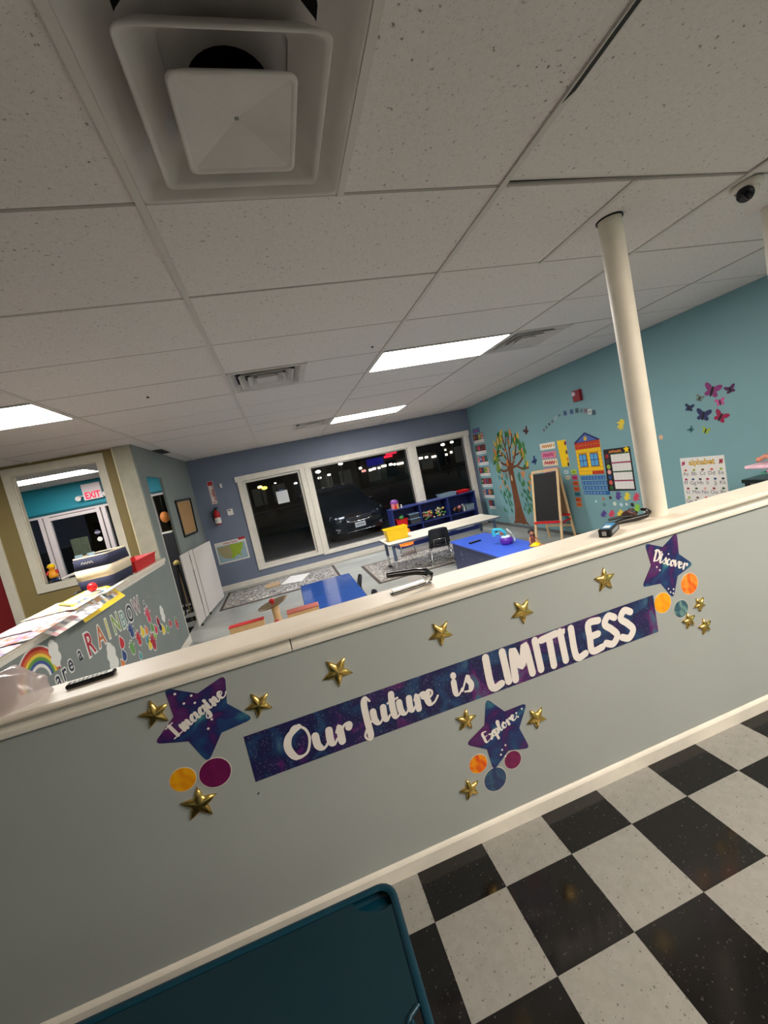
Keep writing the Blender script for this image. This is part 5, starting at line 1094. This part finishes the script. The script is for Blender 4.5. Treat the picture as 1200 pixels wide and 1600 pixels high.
g = G(); g.ball((3.92, 2.38, 1.115), .042, greyc, 16, (1, 2.6, .95)); obj('body', g, t)
g = G(); g.ball((3.93, 2.16, 1.12), .048, sk, 16); obj('head', g, t)
g = G(); g.tube([(3.90, 2.34, 1.13), (3.89, 2.33, 1.165), (3.885, 2.345, 1.20)], [.022, .02, .016], sk, 10); g.ball((3.885, 2.345, 1.212), .022, sk, 10); obj('arm', g, t)
g = G(); g.tube([(3.91, 2.46, 1.11), (3.90, 2.53, 1.13), (3.895, 2.56, 1.11)], [.024, .02, .018], sk, 10); g.ball((3.893, 2.575, 1.105), .022, sk, 10); obj('leg', g, t)
g = G(); g.tube([(3.91, 2.44, 1.12), (3.90, 2.48, 1.16), (3.90, 2.50, 1.165)], [.024, .02, .016], sk, 10); obj('leg', g, t)
# ================================================================== BACK WALL AND LEFT WALL ITEMS
sgn = mat('sign_red', (176, 36, 44), .5)
t = empty('extinguisher_sign', (-1.245, YB, 1.715), label='narrow vertical white and red extinguisher sign with an arrow on the slate blue wall', cat='sign')
g = G(); g.rect(WW, -1.30, 1.715, -1.20, 2.155, 0, .004, paper_m, sgn); g.rect(WW, -1.295, 2.07, -1.205, 2.15, .004, .0045, sgn); g.rect(WW, -1.295, 1.72, -1.288, 2.07, .004, .0045, sgn); g.rect(WW, -1.212, 1.72, -1.205, 2.07, .004, .0045, sgn); obj('sign_plate', g, t)
g = G(); g.text(WW, 'FIRE', -1.262, 1.92, .075, .005, sgn, PI/2*-1, 'CENTER', .02); g.text(WW, 'EXTINGUISHER', -1.240, 1.925, .046, .005, sgn, -PI/2, 'CENTER', .02); obj('lettering', g, t)
g = G(); g.poly(WW, [(-1.25, 1.725), (-1.222, 1.755), (-1.278, 1.755)], .0045, .0055, sgn); obj('arrow', g, t)
t = empty('fire_extinguisher', (-1.26, YB-.07, 1.31), label='red fire extinguisher with a white label hanging on the slate blue wall', cat='fire extinguisher')
g = G(); g.lathe((-1.26, YB-.075, 1.315), [(0, 0), (.05, 0), (.057, .012), (.058, .20), (.052, .235), (.026, .262), (.018, .28), (0, .28)], mat('extinguisher_red', (176, 22, 30), .25), 22); obj('cylinder', g, t)
g = G(); g.lathe((-1.26, YB-.075, 1.335), [(.0592, 0), (.0592, .11)], paper_m, 22); obj('paper_label', g, t)
g = G(); g.box((-1.285, YB-.09, 1.59), (-1.235, YB-.06, 1.625), black); g.box((-1.29, YB-.085, 1.622), (-1.20, YB-.065, 1.632), black); g.box((-1.285, YB-.085, 1.642), (-1.205, YB-.065, 1.650), black); obj('valve_handle', g, t)
g = G(); g.tube([(-1.285, YB-.075, 1.60), (-1.33, YB-.075, 1.57), (-1.335, YB-.075, 1.48), (-1.33, YB-.075, 1.40)], .010, black, 8); obj('hose', g, t)
g = G(); g.box((-1.28, YB-.02, 1.42), (-1.24, YB, 1.58), black); obj('wall_bracket', g, t)
t = empty('thermostat', (-1.015, YB, 1.43), label='small square white thermostat on the slate blue wall right of the extinguisher', cat='thermostat')
g = G(); g.rect(WW, -1.07, 1.435, -.965, 1.555, 0, .022, white); obj('case', g, t, bevel=.004); g = G(); g.rect(WW, -1.055, 1.52, -1.0, 1.54, .022, .024, mat('lcd', (90, 96, 90), .3)); obj('display', g, t)
g = G(); g.rect(WW, -1.08, 1.99, -1.045, 2.07, 0, .025, white); tag(obj('door_chime', g, bevel=.006), 'tiny white box high on the slate wall between sign and window', 'chime')
t = empty('map_poster', (-1.155, YB, .53), label='laminated map poster with red title on the slate wall left of the window', cat='poster')
g = G(); g.rect(WW, -1.45, .535, -.868, .96, 0, .003, paper_m); g.rect(WW, -1.425, .56, -.893, .885, .003, .0035, mat('map_sea', (150, 176, 186), .5)); obj('sheet', g, t)
g = G(); g.text(WW, 'United States', -1.16, .905, .05, .0042, sgn, 0, bold=.02); obj('title', g, t)
g = G(); g.rect(WW, -1.0, .93, -.87, .975, .003, .0045, sgn); obj('red_tab', g, t)
g = G(); g.poly(WW, [(-1.42, .86), (-1.18, .88), (-1.15, .70), (-1.20, .60), (-1.30, .63), (-1.38, .70)], .0035, .0045, mat('map_tan', (160, 152, 116), .6)); obj('western_states', g, t)
g = G(); g.poly(WW, [(-1.18, .88), (-.98, .875), (-.93, .885), (-.96, .76), (-1.02, .68), (-1.0, .60), (-1.05, .66), (-1.12, .64), (-1.16, .585), (-1.20, .62), (-1.17, .7)], .0035, .0048, mat('map_green', (150, 176, 50), .6, noise=(18, .15))); obj('eastern_states', g, t)
g = G(); g.rect(WW, -.095, 1.44, .135, 1.69, -.058, -.056, mat('notice_grey', (206, 210, 214), .7, emit=(206, 210, 214), es=.0)); g.rect(WW, -.03, 1.685, .06, 1.715, -.056, -.054, mat('blue_tape', (60, 84, 130), .5)); tag(obj('window_notice', g), 'white paper notice taped inside the left window pane', 'paper')
t = empty('bulletin_board', (XL, 7.33, 1.30), label='cork notice board in a black frame on the grey wall by the doorway', cat='notice board')
g = G(); g.poly(LW, [(6.85, 1.335), (7.76, 1.325), (7.86, 1.87), (6.85, 1.85)], 0, .008, mat('cork', (172, 136, 92), .9, noise=(60, .12))); obj('cork_panel', g, t)
g = G()
Q = [(6.83, 1.31), (7.79, 1.30), (7.89, 1.90), (6.83, 1.875)]
for i in range(4): a, b = Q[i], Q[(i+1) % 4]; g.bar(LW.p(*a, .008), LW.p(*b, .008), .022, .035, black, up=(1, 0, 0))
obj('frame', g, t)
# ================================================================== ENTRY ROOM
t = empty('exit_sign', (-3.19, YB-.06, 2.23), label='white EXIT sign with red letters and two emergency lamps on the teal header', cat='sign')
g = G(); g.box((-3.345, YB-.07, 2.25), (-3.04, YB-.0, 2.54), mat('exit_white', (226, 212, 214), .5)); obj('housing', g, t, bevel=.008)
g = G(); g.text(Fr((0, YB-.07, 0), (1, 0, 0), (0, 0, 1)), 'EXIT', -3.19, 2.275, .165, .002, emis('exit_red', (240, 60, 90), 1.2), 0, bold=.03, xs=.72); obj('lettering', g, t)
for x in (-3.41, -2.97):
    g = G(); g.cyl((x, YB-.05, 2.33), (x, YB-.13, 2.30), .03, white, .045, 14); g.cyl((x, YB-.04, 2.34), (-3.19, YB-.04, 2.34), .012, white, n=8); obj('lamp_head', g, t)
# toy figure and white cloth on the inner window sill
def toy_fig(x, y, z, label):
    t = empty('toy_builder', (x, y, z), label=label, cat='toy')
    g = G(); g.cyl((x-.02, y, z), (x-.02, y, z+.06), .018, mat('toy_navy', (40, 60, 110), .5), n=10); g.cyl((x+.02, y, z), (x+.02, y, z+.06), .018, MATS['toy_navy'], n=10); g.box((x-.06, y-.04, z), (x+.06, y+.02, z+.018), black); obj('legs', g, t)
    g = G(); g.lathe((x, y, z+.055), [(0, 0), (.045, 0), (.048, .03), (.035, .09), (0, .095)], mat('toy_orange_yellow', (240, 160, 40), .45), 14); obj('torso', g, t)
    g = G(); g.ball((x, y, z+.175), .034, MATS['toy_orange_yellow'], 12); obj('head', g, t)
    g = G(); g.lathe((x, y, z+.185), [(.046, 0), (.038, .012), (.03, .03), (0, .04)], yel, 14); obj('helmet', g, t)
    for s in (-1, 1): g = G(); g.tube([(x+s*.04, y, z+.14), (x+s*.06, y-.02, z+.10)], .012, TCOL[0], 8); obj('arm', g, t)
toy_fig(-2.77, 5.60, 1.2005, 'small yellow and orange toy figure on the sill of the inner window')
g = G(); g.tube([(-2.70, 5.60, 1.213), (-2.62, 5.59, 1.235), (-2.52, 5.60, 1.25)], [.012, .016, .018], white, 8); tag(obj('white_tube', g), 'short white tube leaning on the inner window sill beside the toy figure', 'tube')
# beyond the doorway
g = G(); g.ball((-2.13, 8.28, 1.67), .10, mat('orange_globe', (214, 130, 60), .5, noise=(10, .12)), 16, (.8, .8, 1.05)); g.cyl((-2.13, 8.28, 1.76), (-2.13, 8.28, 2.09), .004, black, n=6); tag(obj('orange_lantern', g), 'orange round lantern hanging inside the entry door, seen through the doorway', 'lantern')
t = empty('toy_stand', (-1.93, 7.4, 0), label='slim dark easel like stand with a yellow top, seen through the doorway', cat='stand')
g = G(); g.bar((-1.97, 7.35, 0), (-1.92, 7.4, .86), .02, .02, black); obj('leg', g, t); g = G(); g.bar((-1.86, 7.45, 0), (-1.91, 7.4, .86), .02, .02, black); obj('leg', g, t); g = G(); g.bar((-1.95, 7.55, 0), (-1.92, 7.4, .80), .02, .02, wood); obj('leg', g, t)
g = G(); g.lathe((-1.915, 7.4, .86), [(0, 0), (.06, 0), (.05, .04), (.02, .07), (0, .07)], mat('dull_yellow', (214, 190, 110), .6), 12); obj('yellow_cap', g, t)
g = G(); g.box((-2.30, 8.20, .02), (-2.05, 8.36, 1.36), mat('dark_cabinet', (44, 46, 52), .5)); g.box((-2.29, 8.19, 1.37), (-2.06, 8.37, 1.40), white); tag(obj('dark_rack', g), 'dark upright rack inside the entry door, seen through the doorway', 'rack')
# ================================================================== ON THE RAINBOW WALL CAP  (top at z = 1.19)
CZ = 1.1905
t = empty('striped_basket', (-1.70, 4.24, CZ), label='tall navy and cream striped fabric basket standing on the rainbow wall cap', cat='basket')
def rr_ring(x0, x1, y0, y1, z, r, k=4):
    o = []
    for a, (sx, sy) in enumerate(((1, 1), (-1, 1), (-1, -1), (1, -1))):
        for i in range(k+1):
            th = (a+i/k)*PI/2; cx = (x0+x1)/2+sx*((x1-x0)/2-r); cy = (y0+y1)/2+sy*((y1-y0)/2-r); o.append((cx+r*math.cos(th), cy+r*math.sin(th), z))
    return o
nvy = mat('navy_fabric', (36, 40, 66), .8); crm = mat('cream_fabric', (224, 208, 178), .8); N_ = 20
def band(z0, z1, m, nm):
    a = lambda z: .012*math.sin(PI*(z-CZ)/.3)
    vs = rr_ring(-1.83-a(z0), -1.56+a(z0), 4.0-a(z0), 4.50+a(z0), z0, .05)+rr_ring(-1.83-a(z1), -1.56+a(z1), 4.0-a(z1), 4.50+a(z1), z1, .05)
    g = G(); g.add(vs, [(i, (i+1) % N_, N_+(i+1) % N_, N_+i) for i in range(N_)], m, True)
    if z0 == CZ: g.add(vs[:N_], [tuple(range(N_))[::-1]], m)
    o = obj(nm, g, t); md = o.modifiers.new('thick', 'SOLIDIFY'); md.thickness = .004; return o
band(CZ, CZ+.10, nvy, 'lower_band'); band(CZ+.10, CZ+.195, crm, 'middle_band'); band(CZ+.195, CZ+.29, nvy, 'upper_band'); band(CZ+.29, CZ+.302, crm, 'rim_piping')
g = G(); f = Fr((0, 3.998, 0), (1, 0, 0), (0, 0, 1)); squig(g, f, -1.76, -1.67, CZ+.25, .02, .004, mat('logo_grey', (150, 146, 140), .6), .008); obj('woven_mark', g, t)
g = G(); g.box((-1.83, 4.02, CZ+.27), (-1.56, 4.48, CZ+.275), mat('basket_fill', (150, 140, 124), .9)); obj('filling', g, t)
for x, y, lab in ((-1.79, 4.06, 'left small clear plastic cup on the rim of the striped basket'), (-1.71, 4.10, 'right small clear plastic cup on the rim of the striped basket')):
    g = G(); g.lathe((x, y, CZ+.276), [(0, 0), (.022, 0), (.030, .045), (.031, .05)], mat('cup_plastic', (150, 176, 190), .2, alpha=.6), 14); tag(obj('plastic_cup', g), lab, 'cup', 'small cups in the striped basket')
bin_('red_bin', -1.80, -1.575, 4.62, 5.32, CZ, CZ+.115, red, 'bright red plastic bin on the far end of the rainbow wall cap', taper=.9)
def sheet(name, P, label, cols, cat='paper', th=.0015, border=None):
    """a sheet of paper laid over the cap: P = 2 rows (back, front) of world corner points, drooping between; printed patches of colour"""
    g = G(); nu, nv = 14, len(P); rows = []
    for a, b in P: a = Vector(a); b = Vector(b); rows.append([a+(b-a)*i/nu for i in range(nu+1)])
    vs = [p for r in rows for p in r]; vs = vs+[p-Vector((0, 0, th)) for p in vs]; K = (nu+1)*nv
    R = random.Random(len(label))
    for j in range(nv-1):
        for i in range(nu):
            q = [j*(nu+1)+i, j*(nu+1)+i+1, (j+1)*(nu+1)+i+1, (j+1)*(nu+1)+i]
            edge = border and (i in (0, nu-1) or j in (0, nv-2))
            m = border if edge else (R.choice(cols) if R.random() < .75 else paper_m)
            g.add([vs[k] for k in q], [(3, 2, 1, 0)], m); g.add([vs[k+K] for k in q], [(0, 1, 2, 3)], paper_m)
    o = obj(name, g, bevel=0); tag(o, label, cat); return o
pk = mat('print_pink', (206, 160, 164), .7); pg = mat('print_grey', (160, 156, 164), .7); po = mat('print_orange', (226, 120, 90), .7); pt = mat('print_tan', (200, 160, 120), .6); pb = mat('print_steel', (110, 130, 146), .6); py = mat('print_yellow', (236, 206, 60), .5); pl = mat('print_lilac', (160, 146, 190), .7); pcm = mat('print_cream', (210, 190, 150), .7)
Z1 = CZ+.004
def rows_(y0, y1, xb, zb, front, n=12):
    """rows from the back edge over the cap and down over its right edge; front = (x, z) of the drooping end"""
    o = []
    for i in range(n+1):
        s = i/n; x = xb+(front[0]-xb)*s; z = zb+(front[1]-zb)*max(0, (x-(-1.56))/(front[0]+1.56) if x > -1.56 else 0)**1.2
        o.append(((x, y0(s), z), (x, y1(s), z)))
    return o
sheet('colouring_sheet', rows_(lambda s: 2.10, lambda s: 2.62, -1.80, Z1, (-1.50, Z1-.01)), 'white colouring sheet nearest on the rainbow wall cap, at the left edge', [paper_m, pg, pk, pl])
sheet('colouring_sheet', rows_(lambda s: 2.48+.1*s, lambda s: 3.02+.1*s, -1.80, Z1+.006, (-1.47, Z1+.000)), 'colouring sheet with orange red print, second from the left on the cap', [paper_m, po, pk, pl])
sheet('colouring_sheet', rows_(lambda s: 2.80-.05*s, lambda s: 3.30+.10*s, -1.80, Z1+.012, (-1.44, Z1-.055)), 'pale pink striped colouring sheet hanging over the edge, white underneath', [paper_m, pk, paper_m, pg])
sheet('colouring_sheet', rows_(lambda s: 3.15, lambda s: 3.60, -1.82, Z1+.018, (-1.50, Z1+.012)), 'cream coloured drawing sheet partly under the yellow edged magazine', [pcm, pk, pt, pcm])
sheet('magazine', rows_(lambda s: 3.45-.33*s, lambda s: 3.88-.02*s, -1.74, Z1+.028, (-1.45, Z1-.09)), 'picture magazine with a yellow border drooping over the wall cap edge', [pt, pb, pt, pcm, pg], 'magazine', border=py)
g = G(); g.ball((-1.60, 3.70, Z1+.066), .036, mat('ball_red', (226, 30, 34), .3), 20); tag(obj('red_ball', g), 'small red ball lying on the yellow edged magazine', 'ball')
g = G(); g.box((-1.66, 3.90, CZ), (-1.54, 4.42, CZ+.0), white)
g = G(); g.box((-1.545, 3.62, CZ+.001), (-1.50, 4.40, CZ+.014), mat('folder_white', (214, 208, 196), .5), Matrix.Rotation(.05, 3, 'Z')); tag(obj('white_folder', g, bevel=.004), 'narrow white folder lying along the cap edge in front of the striped basket', 'folder')
g = G(); g.tube([(-1.785, 3.80, CZ+.014), (-1.80, 3.88, CZ+.03), (-1.79, 3.95, CZ+.02)], [.012, .016, .012], black, 8); tag(obj('black_clip', g), 'small black clip shaped thing on the rainbow wall cap left of the red ball', 'clip')
# ================================================================== ON THE FRONT CAP (top at z = 1.173)
K = 1.1735
def rot_empty(name, x, y, z, rz, label, cat):
    return empty(name, (x, y, z), rz, label, cat)
def lobj(name, g, t, bevel=0): return obj(name, g, t, bevel=bevel, world=False)
t = rot_empty('remote_control', -.792, 1.638, K, .09, 'slim black remote control with grey keys on the front cap at left', 'remote')
g = G(); g.box((-.076, -.020, 0), (.076, .020, .016), gloss_black); lobj('body', g, t, .006)
g = G()
for i in range(8):
    for j in (-1, 0, 1): g.box((-.060+i*.014, j*.0105-.0035, .016), (-.052+i*.014, j*.0105+.0035, .0175), mat('key_grey', (170, 170, 160), .4))
o = lobj('keys', g, t); o['kind'] = 'stuff'
g = G(); g.box((.052, -.012, .016), (.068, .012, .0172), mat('key_pale', (200, 204, 196), .4)); lobj('top_pad', g, t)
# plastic bag
bagm = mat('bag_plastic', (206, 190, 188), .22, alpha=.62, spec=.8); rb = random.Random(5)
t = empty('plastic_bag', (-1.12, 1.66, K), label='crumpled translucent plastic bag lying on the front cap at the left edge', cat='bag')
def blob(cx, cy, rx, ry, h, n=26, seed=1, amp=.16):
    R = random.Random(seed); ph = [(R.uniform(2, 7), R.uniform(0, 6), R.uniform(2, 6)) for _ in range(7)]; vs = []; k = 12
    for i in range(k+1):
        a = (PI/2)*i/k
        for j in range(n):
            b = 2*PI*j/n; q = 1+amp*sum(abs(math.sin(p[0]*b*.5+p[1]+p[2]*a)) for p in ph)/7-amp*.4
            vs.append((cx+math.cos(b)*rx*math.cos(a)**.6*q, cy+math.sin(b)*ry*math.cos(a)**.6*q, K+max(.001, h*math.sin(a)*(1+.35*math.sin(b*3+a*4)*math.cos(a)))))
    return vs, [(i*n+j, i*n+(j+1) % n, (i+1)*n+(j+1) % n, (i+1)*n+j) for i in range(k) for j in range(n)]
for cx_, rx, ry, h, sd, nm in ((-1.075, .135, .095, .115, 1, 'bag_body'), (-1.23, .17, .10, .08, 4, 'bag_fold')):
    vs, fs = blob(cx_, 1.635, rx, ry, h, 34, sd, .5); g = G(); g.add(vs, fs, bagm, True); obj(nm, g, t)
g = G(); g.ball((-1.10, 1.64, K+.031), .03, mat('bag_content', (176, 140, 134), .8, noise=(20, .2)), 12, (2.2, 1.6, 1)); g.ball((-1.20, 1.63, K+.026), .025, MATS['bag_content'], 12, (2, 1.5, 1)); obj('contents', g, t)
# open stapler
t = rot_empty('stapler', .435, 1.632, K, .10, 'black stapler standing open on the front cap near the middle', 'stapler')
g = G(); g.box((-.095, -.016, 0), (.09, .016, .007), gloss_black); lobj('base', g, t, .003)
g = G(); g.box((-.088, -.010, .008), (.07, .010, .019), chrome); g.box((-.06, -.006, .019), (.05, .006, .022), mat('staple_steel', (180, 180, 184), .3, 1)); lobj('magazine', g, t, .002)
g = G(); g.tube([(.085, 0, .012), (.094, 0, .035), (.075, 0, .055), (.03, 0, .066), (-.04, 0, .078), (-.095, 0, .086)], [.014, .018, .018, .015, .013, .012], gloss_black, 10); lobj('upper_arm', g, t)
g = G(); g.cyl((.078, -.020, .030), (.078, .020, .030), .012, chrome, n=14); lobj('hinge_pin', g, t)
# small box near the column
t = rot_empty('battery_pack', 1.432, 1.600, K, .58, 'small black box with a blue printed top lying on the cap left of the column', 'box')
g = G(); g.box((-.080, -.026, 0), (.080, .026, .036), black); lobj('body', g, t, .003)
g = G(); g.box((-.062, -.020, .036), (.052, .020, .0375), mat('label_blue', (70, 140, 190), .4)); g.box((-.050, -.014, .0375), (-.005, .012, .0382), white); lobj('top_label', g, t)
g = G(); g.box((-.0815, -.008, .008), (-.080, .010, .028), mat('label_silver', (170, 170, 172), .4)); lobj('end_label', g, t)
g = G(); g.box((-.055, -.0275, .009), (.055, -.026, .026), mat('label_steel', (120, 130, 140), .4)); lobj('side_label', g, t)
t = rot_empty('hole_punch', 1.615, 1.655, K, -.10, 'long black plastic hand tool lying beside the foot of the column', 'tool')
bp = mat('black_plastic', (22, 20, 20), .3)
g = G(); g.tube([(-.10, .022, .012), (-.04, .012, .016), (.03, .004, .016), (.095, .0, .018)], [.009, .012, .014, .012], bp, 10); lobj('lower_handle', g, t)
g = G(); g.tube([(-.085, .045, .030), (-.03, .030, .034), (.02, .015, .030)], [.006, .008, .007], bp, 8); lobj('upper_handle', g, t)
g = G(); g.tube([(.09, .0, .02), (.118, .012, .03), (.12, .032, .04), (.10, .045, .045)], [.012, .011, .009, .006], bp, 10); lobj('hooked_end', g, t)
t = rot_empty('hair_claw', 1.685, 1.735-.01, K, .3, 'brown tortoiseshell hair claw beside the column foot', 'hair clip')
hc = mat('tortoiseshell', (96, 62, 56), .3, noise=(60, .4))
for s in (-1, 1):
    g = G(); g.tube([(-.03, s*.004, .045), (-.02, s*.02, .035), (.0, s*.026, .02), (.0, s*.02, .004)], [.006, .007, .006, .004], hc, 8)
    for k in range(4): g.tube([(-.03+k*.018, s*.006, .046), (-.03+k*.018, s*.024, .030), (-.03+k*.018, s*.016, .004)], [.005, .005, .003], hc, 6)
    lobj('claw_half', g, t)
g = G(); g.cyl((-.035, 0, .046), (.03, 0, .046), .005, hc, n=8); lobj('spring_bar', g, t)
# ================================================================== WOODEN TOYS BEHIND THE CAP, on a low shelf unit
t = empty('low_shelf', (-.16, 2.16, 0), label='pale low shelf unit hidden behind the half wall, carrying wooden toys', cat='shelf')
g = G(); g.box((-.425, 2.02, .96), (.06, 2.275, .985), wood); obj('shelf_top', g, t, bevel=.003)
for x in (-.42, .03): g = G(); g.box((x, 2.03, 0), (x+.02, 2.27, .96), wood); obj('side_panel', g, t)
g = G(); g.box((-.40, 2.03, .45), (.03, 2.27, .47), wood); obj('shelf_board', g, t)
S0 = .9855
t = empty('wooden_spinner', (-.17, 2.24, S0), label='wooden toy stand with a tilted brown disc and red knobs behind the cap', cat='toy')
dW = mat('disc_bronze', (120, 104, 78), .35, .3)
g = G(); g.lathe((-.17, 2.24, S0), [(0, 0), (.055, 0), (.05, .015), (.022, .03), (.018, .06), (.022, .118), (0, .12)], wood, 18); obj('stem', g, t)
g = G(); ax = Vector((-.20, .03, 1)).normalized(); g.lathe(Vector((-.175, 2.24, S0+.122)), [(0, -.004), (.060, -.002), (.082, .006), (.084, .010), (.060, .006), (0, .006)], dW, 28, ax); obj('disc', g, t)
g = G(); g.lathe(Vector((-.175, 2.24, S0+.125)), [(.008, 0), (.008, .010), (.014, .014), (.014, .028), (0, .034)], TCOL[0], 12, ax); obj('top_knob', g, t)
g = G(); g.ball((-.175, 2.195, S0+.035), .016, TCOL[0], 12); obj('lower_knob', g, t)
g = G(); g.box((-.42, 2.235, S0), (-.24, 2.27, S0+.062), wood, Matrix.Rotation(.0, 3, 'Z')); g.box((-.422, 2.225, S0+.062), (-.238, 2.272, S0+.066), TCOL[0]); tag(obj('wooden_block', g, bevel=.004), 'long wooden block with a red top edge, left of the wooden disc toy', 'toy')
g = G(); g.box((-.115, 2.20, S0), (.055, 2.26, S0+.060), wood); g.box((-.117, 2.19, S0+.060), (.057, 2.265, S0+.066), mat('faded_red', (196, 110, 100), .5)); tag(obj('wooden_block', g, bevel=.004), 'long wooden block with a faded red top edge, right of the disc toy', 'toy')
# ================================================================== TEAL MOULDED TABLE AT THE BOTTOM EDGE
tl = mat('moulded_teal', (6, 54, 72), .32, noise=(3, .05)); tld = mat('moulded_teal_top', (12, 46, 58), .4)
X0, X1, Y0, Y1, TZ = -1.05, .058, .42, 1.215, .40
t = empty('moulded_table', ((X0+X1)/2, (Y0+Y1)/2, 0), label='dark teal moulded plastic table with recessed corners at the bottom edge, against the half wall', cat='table')
def rr(x0, x1, y0, y1, z, r, k=5): return rr_ring(x0, x1, y0, y1, z, r, k)
def loft2(g, rings, m, cap0=False, cap1=False, smooth=False):
    n = len(rings[0]); vs = [p for r in rings for p in r]
    g.add(vs, [(i*n+j, i*n+(j+1) % n, (i+1)*n+(j+1) % n, (i+1)*n+j) for i in range(len(rings)-1) for j in range(n)], m, smooth)
    if cap0: g.add(rings[0], [tuple(range(n))[::-1]], m)
    if cap1: g.add(rings[-1], [tuple(range(n))], m)
g = G(); loft2(g, [rr(X0+.01, X1-.01, Y0+.01, Y1-.01, TZ-.045, .05), rr(X0, X1, Y0, Y1, TZ-.04, .055), rr(X0, X1, Y0, Y1, TZ-.004, .055), rr(X0+.006, X1-.006, Y0+.006, Y1-.006, TZ, .05), rr(X0+.016, X1-.016, Y0+.016, Y1-.016, TZ, .042), rr(X0+.022, X1-.022, Y0+.022, Y1-.022, TZ-.005, .036)], tl, True, False, True); obj('rim', g, t)
# top sheet with pockets cut at the corners, the side one only painted black
def pocket_outline(sx, sy):
    cx = X1-.024 if sx > 0 else X0+.024; cy = Y1-.024 if sy > 0 else Y0+.024
    return [(cx, cy), (cx-sx*.115, cy), (cx-sx*.105, cy-sy*.022), (cx-sx*.075, cy-sy*.045), (cx-sx*.030, cy-sy*.058), (cx, cy-sy*.052)]
ins = .022; a, b, c, d = X0+ins, X1-ins, Y0+ins, Y1-ins
out = []
for sx, sy in ((1, 1), (-1, 1), (-1, -1), (1, -1)):
    P = pocket_outline(sx, sy)[1:]
    if (sx, sy) in ((1, 1), (-1, -1)): P = P[::-1]
    out += P
side = [(X1-.024, .885), (X1-.050, .872), (X1-.072, .845), (X1-.080, .80), (X1-.072, .755), (X1-.050, .728), (X1-.024, .715)]
out = [p for p in out]; out += side[::-1] if False else []
g = G(); g.poly(XY, out, TZ-.012, TZ-.0045, tld); obj('top_sheet', g, t)
for sx, sy in ((1, 1), (-1, 1), (-1, -1), (1, -1)):
    P = pocket_outline(sx, sy); g = G(); g.poly(XY, P, TZ-.040, TZ-.032, tl); obj('corner_pocket', g, t)
g = G(); g.poly(XY, side, TZ-.0045, TZ-.002, black); g.tube([(p[0], p[1], TZ-.002) for p in side], .006, tl, 8); g.tube([(X1-.050, .86, TZ-.001), (X1-.045, .80, TZ+.001), (X1-.050, .74, TZ-.001)], .007, tl, 8); obj('side_grip', g, t)  # black patch paints the shade of the uncut side recess
for x, y in ((X0+.06, Y0+.06), (X1-.07, Y0+.06), (X1-.07, Y1-.07), (X0+.06, Y1-.07)): g = G(); g.cyl((x, y, 0), (x, y, TZ-.04), .022, tl, .03, 16); obj('leg', g, t)
